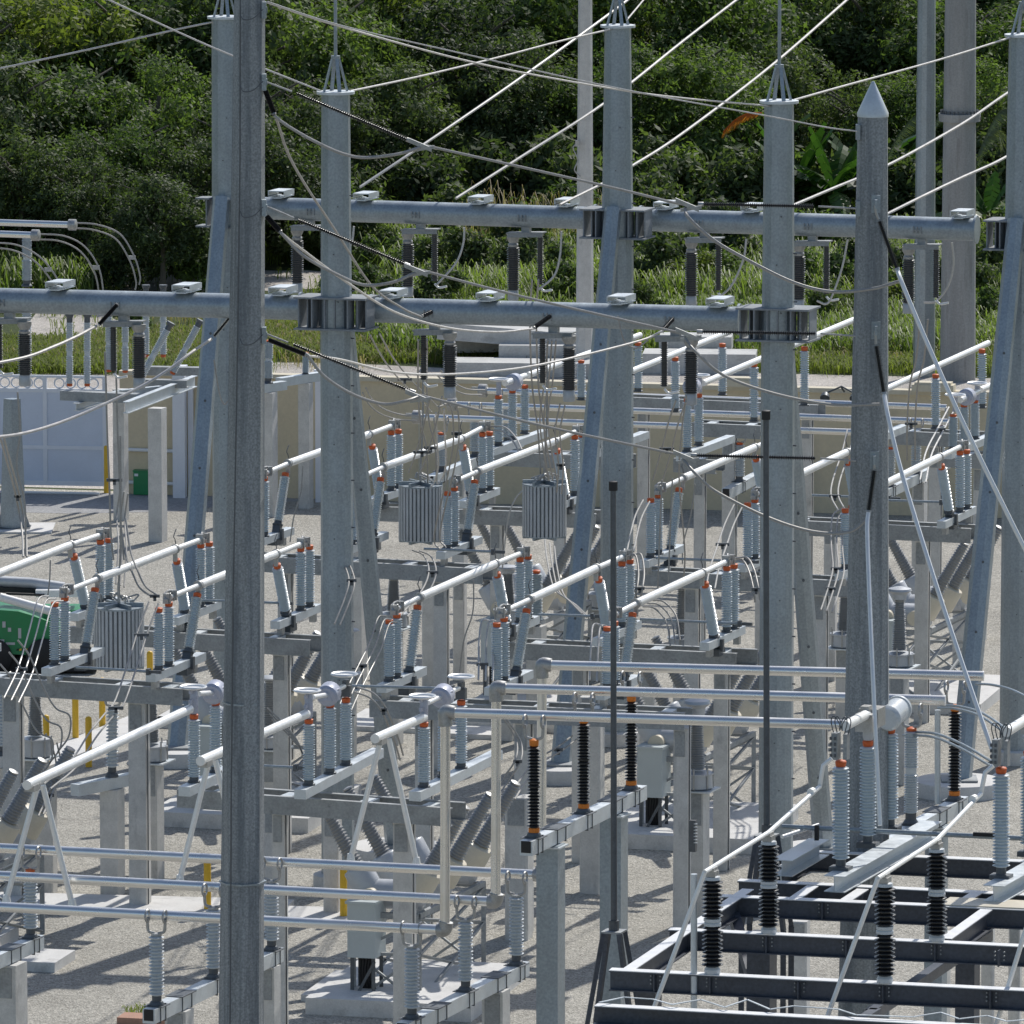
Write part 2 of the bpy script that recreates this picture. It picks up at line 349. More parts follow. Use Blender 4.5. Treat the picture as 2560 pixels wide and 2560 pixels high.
# ------------------------------------------------------------------ generic things
def cable(pts, r, m, label, group=None, name='conductor_cable', cat='cable', seg=8, n=8):
    o = MB().tube(smooth(pts, n), r, seg).build(name, m); return tag(o, label, cat, group)
def rotl(v, a):
    c, s = math.cos(a), math.sin(a); return Vector((v.x * c - v.y * s, v.x * s + v.y * c, v.z))
def post(base, h, w, label, group='square concrete columns', m='conc', d=None, plate=True, name='concrete_column', ang=-14):
    r = thing(name, base, label, 'column', group); d = d or w
    a = R_(ang); ax = Vector((math.cos(a), math.sin(a), 0)); ay = Vector((-math.sin(a), math.cos(a), 0))
    mb = MB(); ch = w * .08; prof = []
    pts = [(-w / 2 + ch, -d / 2), (w / 2 - ch, -d / 2), (w / 2, -d / 2 + ch), (w / 2, d / 2 - ch), (w / 2 - ch, d / 2), (-w / 2 + ch, d / 2), (-w / 2, d / 2 - ch), (-w / 2, -d / 2 + ch)]
    vs = [base + ax * x + ay * y + UP * z for z in (-.05, h) for x, y in pts]
    mb.add(vs, [(i, (i + 1) % 8, 8 + (i + 1) % 8, 8 + i) for i in range(8)] + [tuple(range(8, 16))])
    mb.build('shaft', m, r)
    if plate:
        MB().box(base + UP * (h - .28) - ay * (d / 2 + .012), ax * w * .36, ay * .012, UP * .25).build('bolt_plate', 'galvd', r)
    return r
# ================================================================== SETTING
def sheet(name, pts, z, m, kind='structure'):
    mb = MB(); mb.add([Vector((x, y, z)) for x, y in pts], [tuple(range(len(pts)))])
    o = mb.build(name, m); o['kind'] = kind; return o
def gp(x, y): v = P((x, y), 0); return (v.x, v.y)
sheet('ground', [(-900, 30), (900, 30), (900, 2500), (-900, 2500)], -.012, 'soil')
WA, WB = P((445, 1238), 0), P((2300, 1290), 0)        # line of the perimeter wall at its foot
wd = (WB - WA).normalized(); wn = Vector((-wd.y, wd.x, 0))
Wl = PL(WA, WB)
far = [(WA + wd * t + wn * .5) for t in (60, -40)]
sheet('yard_gravel', [(-60, 60), (60, 60), (far[0].x, far[0].y), (far[1].x, far[1].y)], -.004, 'gravel')
b0, b1 = WA + wn * .8 - wd * 30, WA + wn * .8 + wd * 50
g0, g1 = gp(-200, 905), gp(2700, 950)
sheet('road_gravel', [(b0.x, b0.y), (b1.x, b1.y), g1, gp(1900, 933), gp(1200, 924), gp(850, 907), gp(500, 905), g0], -.004, 'gravel2')
d0, d1 = WA - wd * 30, WA + wd * 4.2
sheet('driveway', [(d0.x, d0.y), gp(-300, 1272), gp(180, 1284), gp(470, 1278), gp(560, 1262), (d1.x, d1.y)], 0, 'asph')
def blob_sheet(name, pix, z, m, seed):
    rnd = random.Random(seed); pts = []
    n = len(pix)
    for i in range(n):
        a, b = pix[i], pix[(i + 1) % n]
        for k in range(5):
            t = k / 5; pts.append(gp(a[0] + (b[0] - a[0]) * t + rnd.uniform(-9, 9), a[1] + (b[1] - a[1]) * t + rnd.uniform(-3, 3)))
    return sheet(name, pts, z, m)
blob_sheet('gravel_track', [(170, 655), (420, 665), (760, 678), (1010, 684), (1030, 712), (700, 722), (560, 735), (360, 740), (250, 800), (90, 860), (20, 850), (120, 760), (200, 700)], 0, 'gravel2', 3)
blob_sheet('gravel_patch', [(60, 800), (260, 790), (330, 812), (250, 846), (60, 862)], .004, 'gravel2', 5)

# ------------------------------------------------------------------ wall, gate
H_W = 3.2
r = thing('perimeter_wall', WA + wd * 15, 'long tan rendered wall with a pale flat coping behind the switchyard', 'wall')
g0x = Wl((640, 1240))
wall0 = Wl((300, 1236)) + wd * 0
mb = MB(); A = wall0.copy(); A.z = 0; B = A + wd * 42
mb.box((A + B) / 2 + UP * H_W / 2 + wn * .15, (B - A) / 2, wn * .12, UP * H_W / 2); mb.build('wall_panel', 'tan', r)
mb = MB(); mb.box((A + B) / 2 + UP * (H_W + .06) + wn * .15, (B - A) / 2, wn * .2, UP * .06); mb.build('coping', 'tand', r)
for k in range(8):
    c = A + wd * (3.3 + k * 4.9)
    MB().box(c + UP * H_W / 2 + wn * .02, wd * .025, wn * .035, UP * (H_W / 2 - .01)).build('panel_joint', 'tand', r)
for px, lb in ((1862, 'pale boxy lamp cap on top of the tan wall left of the front right tower'), (2335, 'pale boxy lamp cap on top of the tan wall beside the flanged pole')):
    c = Wl((px, 945)); c.z = H_W + .12
    o = MB().box(c + UP * .09 - wn * .05, wd * .55, wn * .24, UP * .09).box(c + UP * .21 - wn * .05, wd * .48, wn * .2, UP * .03).build('wall_lamp', 'tand'); tag(o, lb, 'lamp', 'lamps on the wall')
fl = thing('flood_light', Wl((2115, 975)) - wn * .3, 'small double floodlight on an arm against the tan wall', 'lamp')
c = wloc(fl)
MB().tube([c, c - wn * .4 + UP * .15], .03).tube([c - wd * .4 - wn * .4, c - wn * .4 + UP * .18, c + wd * .35 - wn * .4], .025).build('arm', 'iron', fl)
for s in (-.42, .36): MB().lathe([(.05, 0), (.11, .08), (.13, .2)], c + wd * s - wn * .4, axis=(-wn - UP * .8)).build('lamp_head', 'iron', fl)
# gate
GA, GB = P((-90, 1226), 0), P((268, 1232), 0)
gd = (GB - GA).normalized(); gn = Vector((-gd.y, gd.x, 0))
gt = thing('sliding_gate', GB, 'pale blue white sheeted sliding gate with a row of rings along its top', 'gate')
gtop = 3.15; L = (GB - GA).length
def gb(x0, x1, z0, z1, t, off=0):
    return ((GA + gd * (x0 + x1) / 2 + UP * (z0 + z1) / 2 - gn * off), gd * (x1 - x0) / 2, gn * t / 2, UP * (z1 - z0) / 2)
MB().box(*gb(0, L, .28, gtop - .42, .03)).build('sheet_panel', 'gate', gt)
fr = MB()
for z0, z1 in ((.18, .3), (1.16, 1.26), (gtop - .46, gtop - .36), (gtop - .06, gtop)): fr.box(*gb(0, L, z0, z1, .09))
xs = [L - .05 - k * 1.62 for k in range(5)]
for x in xs: fr.box(*gb(x - .055, x + .055, .181, gtop - .001, .096))
fr.build('frame', 'gatef', gt)
for k in range(17):
    x = L - .35 - k * .31 - (k // 4) * .24
    if x < .15: break
    ring = [GA + gd * x + UP * (gtop - .21) + gd * .13 * math.cos(a) + UP * .13 * math.sin(a) for a in [2 * math.pi * i / 20 for i in range(21)]]
    MB().tube(ring, .022, 8, False).build('ring', 'gatef', gt)
MB().tube([GA + UP * .06 - gn * .6, GA + gd * (L - .1) + UP * .06 - gn * .6], .035).build('gate_track', 'white', gt)
tl = thing('gate_tail_frame', GB + gd * .3, 'white tubular counterbalance frame of the gate in front of the tan wall', 'gate frame')
PW = lambda x, y: P((x, y), 0)
T0 = GB + gd * .3 - gn * .12; T1 = P((446, 1238), 0) - gn * .12
for z, rr in ((1.2, .05), (.32, .05)): MB().tube([T0 + UP * z, T1 + UP * z], rr).build('rail', 'white', tl)
for t in (0,): MB().tube([T0, T0 + UP * 1.25], .04).build('upright', 'white', tl)
def wpost(px, row, w, lab, h=3.5):
    b = P((px, row), 0); o = MB().box(b + UP * h / 2, gd * w / 2, gn * w / 2, UP * h / 2).box(b + UP * (h + .02), gd * (w / 2 + .03), gn * (w / 2 + .03), UP * .02).build('gate_post', 'gatef'); tag(o, lab, 'post', 'white gate posts')
wpost(450, 1243, .33, 'square white steel gate post behind the leaning tower leg')
wpost(478, 1240, .14, 'thin grey white post just right of the square gate post', 3.2)
wpost(797, 1255, .16, 'thin white post by the tan wall beside the middle tower')
gm = thing('gate_operator', P((357, 1236), 0), 'green metal gate operator box in front of the tan wall', 'gate motor')
c = wloc(gm)
MB().box(c + UP * .33, gd * .22, gn * .2, UP * .31).box(c + UP * .655, gd * .235, gn * .215, UP * .015).build('housing', 'green', gm)
MB().box(c + UP * .55 - gn * .205 - gd * .14, gd * .05, gn * .004, UP * .035).build('plate', 'white', gm)
def bollard(p, h, lab, d=.12):
    b = P(p, 0); r = d / 2 * 1.1
    o = MB().lathe([(r, 0), (r, h - r), (r * .92, h - r * .55), (r * .65, h - r * .2), (.01, h)], b, seg=14).build('bollard', 'yel'); tag(o, lab, 'bollard', 'yellow bollards')
bollard((266, 1232), 1.3, 'square-on yellow bollard at the end of the pale gate', .13)
for p, h, lab in (((52, 1990), 1.55, 'yellow bollard at the far left edge behind the switch frame'), ((47, 1984), .0, ''), ((116, 1925), 1.2, 'yellow bollard just right of the grey transformer column at left'),
                  ((189, 1855), 1.32, 'tallest yellow bollard standing on the gravel under the left switch frame'), ((222, 1917), 1.1, 'shorter yellow bollard beside the light insulator at left'),
                  ((256, 1822), 1.15, 'yellow bollard farthest back under the left switch frame'), ((375, 1725), .9, 'yellow bollard partly hidden right of the line trap'),
                  ((519, 2284), 1.12, 'yellow bollard just left of the big weathered pole'), ((859, 2302), 1.1, 'yellow bollard between the big weathered pole and the grey cabinet')):
    if h: bollard(p, h, lab, .13)
# ------------------------------------------------------------------ slabs behind the wall
def slab(p, lenx, d, h, ang, z, lab, m='slab', name='concrete_slab', tilt=0):
    b = P(p, 0); a = Vector((math.cos(R_(ang)), math.sin(R_(ang)), math.tan(R_(tilt)))).normalized(); n = Vector((-a.y, a.x, 0)).normalized()
    o = MB().box(b + UP * (z + h / 2), a * lenx / 2, n * d / 2, a.cross(n) * h / 2).build(name, m); tag(o, lab, 'slab', 'broken concrete slabs behind the wall')
slab((1330, 936), 5.2, 1.4, .42, -5, 0, 'lower grey block row of the slab pile behind the wall')
slab((1400, 920), 3.6, 1.6, .42, -4, .35, 'middle pale slab in the pile behind the wall')
slab((1290, 910), 4.6, 2.2, .5, -5, .7, 'long pale tilted top slab of the pile behind the wall', tilt=-4)
slab((1190, 900), 1.6, 1.2, .45, 10, .3, 'squared grey slab at the left end of the pile behind the wall')
slab((1750, 928), 3.4, 1.4, .6, -4, 0, 'grey slab lying behind the wall right of the rear centre tower')
slab((1740, 912), 2.2, 1.2, .42, -4, .5, 'pale slab resting on the right hand slab behind the wall')
slab((290, 672), 3.4, .7, .3, -5, 0, 'long pale plank of concrete by the dark bushes at left')
slab((250, 668), 3.0, .5, .26, -3, .2, 'upper pale concrete plank by the dark bushes at left')
slab((270, 712), 2.6, .5, .25, 30, 0, 'skewed concrete plank lying on the gravel track')
# ------------------------------------------------------------------ tall poles behind the wall and in front
def pole_mesh(b, h, r0, r1, sides, rot=0, z0=0):
    return MB().lathe([(r0, z0), (r1, h)], b, seg=sides, smooth=False)
def rear_pole(px, row, w0, w1, label, m, sides=16, flange=None):
    b = P((px, row), 0); k = ppm(b.y); h = 26
    r = thing('tall_pole', b, label, 'pole', 'tall poles behind the wall')
    tt = lambda z: (w0 + (w1 - w0) * z / h) / k / 2
    pole_mesh(b, h, tt(0), tt(h), sides).build('shaft', m, r)
    if flange:
        z = flange; f = MB().lathe([(tt(z) * 1.0, z - .16), (tt(z) * 1.27, z - .15), (tt(z) * 1.27, z - .03), (tt(z) * 1.3, z - .028), (tt(z) * 1.3, z + .08), (tt(z) * 1.0, z + .085)], b, seg=28); f.build('flange', m, r)
        q = MB()
        for i in range(26):
            a = 2 * math.pi * i / 26; c = b + Vector((math.cos(a), math.sin(a), 0)) * tt(z) * 1.15 + UP * (z + .12)
            q.lathe([(.03, -.05), (.03, .06)], c, seg=6)
        q.build('flange_bolt', 'iron', r)
    return r
rp = rear_pole(1462, 930, 46, 20, 'slim weathered concrete pole rising past the rear beam left of centre', 'conc', 8)
rear_pole(2310, 940, 56, 30, 'medium grey steel pole rising behind the wall left of the flanged pole', 'galv', 12)
rear_pole(2394, 950, 90, 62, 'widest pole behind the wall, round with a bolted flange ring', 'rpole', 28, flange=(CH - 950 * 0 - P((2394, 950), 0).y * (278 + 1500) / F))
b = wloc(rp); c = PY((1443, 358), b.y - .3)
o = MB().box(c, RT * .06, Vector((0, .08, 0)), UP * .09).tube(smooth([c, c + Vector((-.12, 0, -.15)), c + Vector((.02, 0, -.5)), c + Vector((-.08, 0, -.8)), c + Vector((.1, 0, -1.0))]), .02).build('conduit_box', 'hard', rp, )

def front_pole(px_top, row_top, w_top, px_bot, row_bot, w_bot, Y, label, m, m2=None, tip=False):
    T, Bt = PY((px_top, row_top), Y), PY((px_bot, row_bot), Y); k = ppm(Y)
    ax = (T - Bt).normalized(); z = -Bt.z / ax.z; base = Bt + ax * z
    h = (T - base).length; wr = (w_top - w_bot) / ((T - Bt).length); rb = (w_bot + wr * (-(Bt - base).length)) / k / 2; rt = w_top / k / 2
    r = thing('transmission_pole', base, label, 'pole', 'big weathered line poles')
    mb = MB().lathe([(rb, -.1), (rt, h)] + ([] if tip else [(rt * .93, h + 5)]), base, axis=ax, seg=8 if not tip else 12, smooth=False, rot=R_(8))
    mb.build('shaft', m, r)
    if tip:
        MB().lathe([(rt * 1.04, h - .04), (rt * 1.04, h + .02), (rt * .62, h + .24), (.02, h + .52)], base, axis=ax, seg=28).build('pointed_cap', 'galvl', r)
    return r, base, ax, h, rb, rt
LP = front_pole(624, 0, 78, 603, 2560, 116, 126.3, 'thick dark weathered steel pole in the left foreground crossing the whole picture', 'wpole')
RP = front_pole(2182, 285, 76, 2168, 1700, 112, 126.6, 'weathered round pole with a pointed metal cap in the right foreground', 'wpole', tip=True)
# fittings on the left pole: ground wire, brackets
r = LP[0]
MB().tube([PY((x, y), 125.9) for x, y in ((601, -20), (600, 400), (596, 700), (594, 850), (588, 1200), (583, 1500), (578, 2000), (575, 2560))], .012, 6).build('ground_wire', 'iron', r)
for (x, y) in ((664, 25), (664, 205), (664, 519), (664, 838)):
    MB().box(PY((x - 4, y), 126.2), RT * .035, Vector((0, .09, 0)), UP * .13).box(PY((x + 1, y), 126.2), RT * .02, Vector((0, .04, 0)), UP * .05).build('line_bracket', 'galv', r)
    MB().tube(smooth([PY((x - 6, y - 2), 125.9), PY((x - 30, y + 20), 125.85), PY((x - 55, y + 24), 125.85), PY((x - 64, y + 8), 125.9)]), .008, 6).build('bond_wire', 'iron', r)
for y in (1758, 2206): MB().lathe([(.33 + (y - 1758) * .00012, 0), (.33 + (y - 1758) * .00012, .03)], PY((607, y), 126.3), seg=8, smooth=False).build('weld_band', 'galv', r)
r = RP[0]
for (x, y) in ((2142, 330), (2142, 521), (2142, 838), (2142, 1150)): MB().box(PY((x + 3, y), 126.5), RT * .035, Vector((0, .08, 0)), UP * .12).build('line_bracket', 'galv', r)
for (x, y) in ((2190, 510), (2190, 826), (2186, 1150)):
    MB().box(PY((x, y), 126.17), RT * .07, Vector((0, .02, 0)), UP * .14).box(PY((x, y), 126.08), RT * .02, Vector((0, .07, 0)), UP * .07).build('face_bracket', 'galv', r)

# ------------------------------------------------------------------ A frame towers and tube beams
HB = 11.4
def tower(px, Y, row_top, w_top, w_bot, legbase, legw, label, front, spike=True, leg_top=None):
    k = ppm(Y); base = PY((px, 1500), Y); base.z = 0
    ht = CH - Y * (row_top + 1500) / F
    r = thing('frame_tower', base, label, 'tower', 'A frame towers of the switchyard')
    rb, rt = w_bot / k / 2, w_top / k / 2
    MB().lathe([(rb, .3), (rb * .96, HB + .3)], base, seg=12, smooth=False).build('lower_mast', 'galv', r)
    MB().lathe([(rb * .93, HB + .3), (rt, ht)], base, seg=12, smooth=False).build('upper_mast', 'galv', r)
    MB().lathe([(rt * 1.33, ht), (rt * 1.33, ht + .05)], base, seg=28).build('top_plate', 'galvl', r)
    t = MB()
    for q in (20, 110, 200, 290):
        a = R_(q); v = Vector((math.cos(a), math.sin(a), 0)); t.beam(base + v * rt * .85 + UP * (ht + .05), base + v * .06 + UP * (ht + .72), .07, .03, drop=False)
    t.lathe([(.09, ht + .68), (.09, ht + .74)], base, seg=12); t.build('spike_tripod', 'galv', r)
    MB().lathe([(.035, ht + .7), (.03, ht + 4.2)], base, seg=8).build('lightning_spike', 'galv', r)
    MB().lathe([(rb * 1.5, .0), (rb * 1.5, .28), (rb * 1.35, .3)], base, seg=28).build('foundation', 'pad', r)
    # bracket round the beam
    br = MB(); w = .72
    for z in (HB + .30, HB - .31): br.box(base + UP * z + XD * (.3 if label.startswith('rear left') else 0), XD * (w if not label.startswith('rear left') else w * .6), YD * .38, UP * .018)
    for s in ((1,) if label.startswith('rear left') else (-1, 1)):
        for q in (.68, .50): br.box(base + XD * s * q + UP * HB, XD * .014, YD * .22, UP * .29)
        br.box(base + XD * s * .42 + YD * .18 + UP * HB, XD * .1, YD * .012, UP * .29)
        br.box(base + XD * s * .36 - YD * .2 + UP * HB, XD * .014, YD * .17, UP * .28)
        br.box(base + XD * s * .10 - YD * .35 + UP * HB, XD * .012, YD * .03, UP * .28)
    if label.startswith('rear left'):
        for z in (.30, -.31): br.box(base - XD * .45 + UP * (HB + z), XD * .16, YD * .2, UP * .018)
        br.box(base - XD * .38 + UP * HB, XD * .014, YD * .16, UP * .29)
    br.build('beam_bracket', 'brk', r)
    # inclined leg
    lb = P(legbase, 0); top = base + (lb - base).normalized() * (.34 if front else .36) + UP * (HB + .35)
    ax = (top - lb).normalized(); Ln = (top - lb).length; lk = legw / k / 2
    MB().lathe([(lk * 1.15, .25), (lk * .92, Ln)], lb, axis=ax, seg=8, smooth=False).build('inclined_leg', 'galv', r)
    MB().lathe([(.95, -.02), (.95, .26), (.93, .3)], lb, seg=32).build('leg_foundation', 'pad', r)
    MB().box(lb + UP * .33, RT * .38, Vector((0, .38, 0)), UP * .02).build('base_plate', 'galvd', r)
    # small climbing bolts and wire attachment
    q = MB()
    for i in range(14):
        z = 1.4 + i * .93; rad = rb * .96 if z < HB else rt + (rb - rt) * (ht - z) / (ht - HB) * .9
        if z > ht - .3: break
        s = 1 if i % 2 else -1; a = R_(-90 + s * 8); v = Vector((math.cos(a), math.sin(a), 0)); q.lathe([(.014, 0), (.014, .03)], base + v * rad * .96 + UP * z, axis=v, seg=6)
        v = Vector((.94, -.34, 0)); q.lathe([(.015, 0), (.015, .07)], base + v * rad * .96 + UP * (z + .2), axis=v, seg=6)
    q.build('step_bolt', 'iron', r)
    for i in range(6):
        z = 2 + i * 1.5; c = lb + ax * z - Vector((0, 1, 0)) * lk * 1.0
        q = MB().lathe([(.03, 0), (.03, .05)], c, axis=Vector((0, -1, 0)), seg=6); q.build('leg_bolt', 'iron', r)
    return r, base, ht
T1 = tower(569, 174.3, 33, 66, 74, (441, 1903), 46, 'rear left A frame tower half hidden behind the big dark pole', False)
T2 = tower(1542, 172.0, 55, 66, 84, (1400, 1945), 46, 'rear centre A frame tower with a plate and spike on top', False)
T3 = tower(2545, 169.6, 78, 70, 88, (2397, 1985), 50, 'rear right A frame tower at the right edge of the picture', False)
T4 = tower(843, 154.9, 222, 72, 84, (992, 2150), 46, 'front left A frame tower just right of the big dark pole', True)
T5 = tower(1942, 153.0, 245, 74, 88, (2062, 2155), 48, 'front right A frame tower left of the pointed pole', True)
def big_beam(pa, pb, boxes, hang, label, slots):
    A, B = P(pa, HB), P(pb, HB); pl = PL(A, B); d = (B - A).normalized(); n = Vector((-d.y, d.x, 0)); rad = .245
    r = thing('tube_beam', (A + B) / 2, label, 'beam', 'round steel beams between the towers')
    MB().tube([A, B], rad, 28).build('beam_tube', 'galv', r)
    for q in (A, B): MB().tube([q - d * .02, q + d * .03], rad * 1.25, 28).build('end_flange', 'galv', r)
    for px in boxes:
        c = pl((px, pa[1] + (pb[1] - pa[1]) * (px - pa[0]) / (pb[0] - pa[0]))); c.z = HB + rad + .09
        m = MB(); w, hh, ln, t = .185, .085, .30, .012
        m.box(c + UP * (hh - t), d * w, YD * ln, UP * t).box(c - UP * (hh - t), d * w * .55, YD * ln, UP * t)
        for s in (-1, 1): m.beam(c + d * s * w * .98 + UP * hh - YD * ln, c + d * s * w * .98 + UP * hh + YD * ln, .016, hh * 1.3)
        for s in (-1, 1): m.box(c + d * s * w * .77 - UP * (hh * .62), d * w * .23, YD * ln, UP * .01)
        m.build('channel_saddle', 'white' if 0 else 'galvl', r)
    for px in slots:
        c = pl((px, pa[1] + (pb[1] - pa[1]) * (px - pa[0]) / (pb[0] - pa[0]))); c.z = HB - .02
        m = MB().box(c - n * (rad + .01), d * .075, n * .03, UP * .012).box(c - n * (rad + .01), d * .012, n * .03, UP * .07)
        for s in (-1, 1): m.box(c - n * (rad) + d * s * .08, d * .01, n * .03, UP * .075)
        m.build('clevis_bracket', 'galvd', r)
    return pl, d, n
def lerp(a, b, t): return a + (b - a) * t
bk1 = big_beam((616, 519), (1488, 545.6), (703, 915, 1202, 1418), 0, 'rear steel tube beam between the rear left and rear centre towers', (785, 1047, 1313))
bk2 = big_beam((1602, 549), (2440, 574), (1665, 1883, 2406), 0, 'rear steel tube beam between the rear centre and rear right towers', (1755, 2027, 2300))
ft0 = big_beam((-260, 744.5), (752, 769), (151, 467, 708), 0, 'front steel tube beam running off the left edge of the picture', (8, 295))
ft1 = big_beam((928, 774.5), (1848, 798.5), (984, 1226, 1553, 1800), 0, 'front steel tube beam between the two front towers', (1078, 1375, 1680))
def hanger(beam, px, row, label, thick=-1, long=1.75, arr=1.45, dx=.3):
    pl, d, n = beam; c = pl((px, row)); c.z = HB
    r = thing('hanging_coupler', c - UP * .28, label, 'insulator', 'insulators hung under the tube beams')
    z = HB - .36
    e_ = (d * .9 + YD * .35).normalized()
    m = MB(); m.box(c + UP * (z - HB), e_ * .40, YD * .13, UP * .014).box(c + UP * (z - HB - .05) - YD * .1, e_ * .38, YD * .012, UP * .045)
    m.box(c + UP * (-.30), d * .09, YD * .07, UP * .07).build('mounting_plate', 'galvd', r)
    q = c + d * thick * dx; q.z = z - .05
    place('hang', q - UP * long, q, r)
    MB().lathe([(.11, 0), (.12, .03), (.12, .2), (.09, .24)], q - UP * (long + .22), seg=18).build('base_can', 'tankg', r)
    q = c - d * thick * (dx * .9) + YD * .12; q.z = z - .05
    place('arrester', q - UP * arr, q, r)
    MB().tube(smooth([q - UP * arr, q - UP * (arr + .08) + d * .1, q - UP * (arr + .05) + d * .28]), .025).build('jumper_tail', 'aluw', r)
    return c, d
for bm, px, row, th, lab in ((bk1, 775, 524, -1, 'grey hanging insulator pair under the rear beam behind the front left tower'), (bk1, 1052, 532, -1, 'grey hanging insulator pair under the rear beam left of its middle'),
        (bk1, 1316, 540, -1, 'grey hanging insulator pair under the rear beam just left of the slim concrete pole'), (bk2, 1762, 553, -1, 'grey hanging insulator pair under the rear beam left of the front right tower'),
        (bk2, 2032, 561, -1, 'grey hanging insulator pair under the rear beam right of the front right tower'), (bk2, 2306, 570, -1, 'grey hanging insulator pair under the rear beam right of the pointed pole'),
        (ft0, 24, 752, 1, 'dark hanging insulator pair under the front beam at the left edge'), (ft0, 310, 760, 1, 'dark hanging insulator pair under the front beam in front of the gate'),
        (ft1, 1087, 779, 1, 'dark hanging insulator pair under the front beam nearest the front left tower'), (ft1, 1385, 787, 1, 'dark hanging insulator pair under the middle of the front beam'),
        (ft1, 1690, 795, 1, 'dark hanging insulator pair under the front beam nearest the front right tower')):
    hanger(bm, px, row, lab, th, *((1.06, 1.0) if bm in (ft0, ft1) else (1.22, 1.15)))
# slim black masts on lattice feet
def mast(px, r0, r1, Y, label, legs, w=.045):
    T, B = PY((px, r0), Y), PY((px + 2, r1), Y)
    r = thing('lightning_mast', B, label, 'mast', 'slim dark masts')
    MB().tube([B, T], w * 1.15, 10, r2=w).build('shaft', 'iron', r)
    MB().lathe([(w * 1.6, -.02), (w * 1.6, .12), (w, .13)], T - UP * .1, seg=10).build('tip_cap', 'black', r)
    MB().lathe([(w * 1.8, 0), (w * 1.8, .16)], B, seg=8).build('collar', 'iron', r)
    MB().box(B - UP * .015, XD * .16, YD * .16, UP * .015).build('top_plate', 'galvd', r)
    gz = -B.z
    for sx in (-1, 1):
        for sy in (-1, 1):
            a = B - UP * .03 + XD * sx * .13 + YD * sy * .13
            b = B + XD * sx * legs + YD * sy * legs * .6 - UP * 1.5
            b2 = Vector((b.x, b.y, 0))
            MB().beam(a, b, .07, .07, drop=False).beam(b, b2 + (b - B) * 0, .09, .09, drop=False).build('leg', 'navy', r)
    return r
mast(1533, 1207, 2326, 123.0, 'slim dark lightning mast on a tapered stand at the left end of the dark frame', .36)
mast(1915, 1030, 2086, 125.2, 'slim dark lightning mast in front of the front right tower', .34)
# ================================================================== SWITCHES
def frame(label, a, b, cols, h=4.42, hh=.33, gap=.62, ties=3, m='galvd', group='switch support frames', rear=(0, 0)):
    A, B = P(a, h), P(b, h); d = (B - A).normalized(); n = Vector((-d.y, d.x, 0))
    r = thing('support_frame', Vector((A.x, A.y, 0)), label, 'steel frame', group)
    MB().beam(A, B, .11, hh, 'C').build('channel', m, r)
    MB().beam(B + n * gap + d * rear[1], A + n * gap + d * rear[0], .11, hh, 'C').build('channel', m, r)
    L = (B - A).length
    for i in range(ties):
        t = (i + .5) / ties + random.uniform(-.05, .05); c = A + d * L * t
        MB().box(c + n * gap / 2 - UP * .05 + d * .12 * i, d * .11 + n * .0, n * (gap / 2 - .06), UP * .03).build('tie_plate', 'galvl', r)
    pl = PL(A, B)
    for px in cols:
        px, w = (px if isinstance(px, tuple) else (px, 48))
        c = pl((px, a[1])) + n * gap * .5; c.z = 0; k = ppm(c.y); ww = w / k; H = h - hh - .005
        ch = ww * .07; q = MB(); vs = []
        pts = [(-1, -1), (1, -1), (1, 1), (-1, 1)]
        q.lathe([(ww * .64, -.05), (ww * .62, H)], c, seg=4, smooth=False)
        # turn the square shaft to the bay direction
        ang = R_(45 - 14); vv = []
        for v in q.v:
            o = v - c; vv.append(c + rotl(o, ang))
        q.v = vv; q.build('concrete_column', 'conc', r)
        MB().box(c - YD * (ww * .47) + UP * (H - .3), XD * ww * .3, YD * .012, UP * .24).build('bolt_plate', 'galvd', r)
        MB().tube([c + XD * ww * .52 - YD * ww * .2 + UP * 0, c + XD * ww * .52 - YD * ww * .2 + UP * (h - .1)], .012, 6).build('ground_lead', 'iron', r)
    return A, B, d, n
def clampset(c, v, r, s=1.0):
    x = v.cross(UP).normalized()
    m = MB(); m.box(c - UP * .03, v * .09 * s, x * .06 * s, UP * .05 * s).box(c + UP * .05, v * .04 * s, x * .075 * s, UP * .07 * s)
    m.box(c + x * .07 + UP * .02, v * .02, x * .012, UP * .10); m.box(c - x * .07 + UP * .02 + v * .05, v * .02, x * .012, UP * .10)
    m.build('hinge_clamp', 'hard', r)
def horn(c, v, r, s=1):
    MB().tube(smooth([c, c + UP * .12 * s - v * .05, c + UP * .2 * s - v * .12, c + UP * .3 * s - v * .02, c + UP * .33 * s + v * .02]), .010, 6).build('arc_horn', 'iron', r)
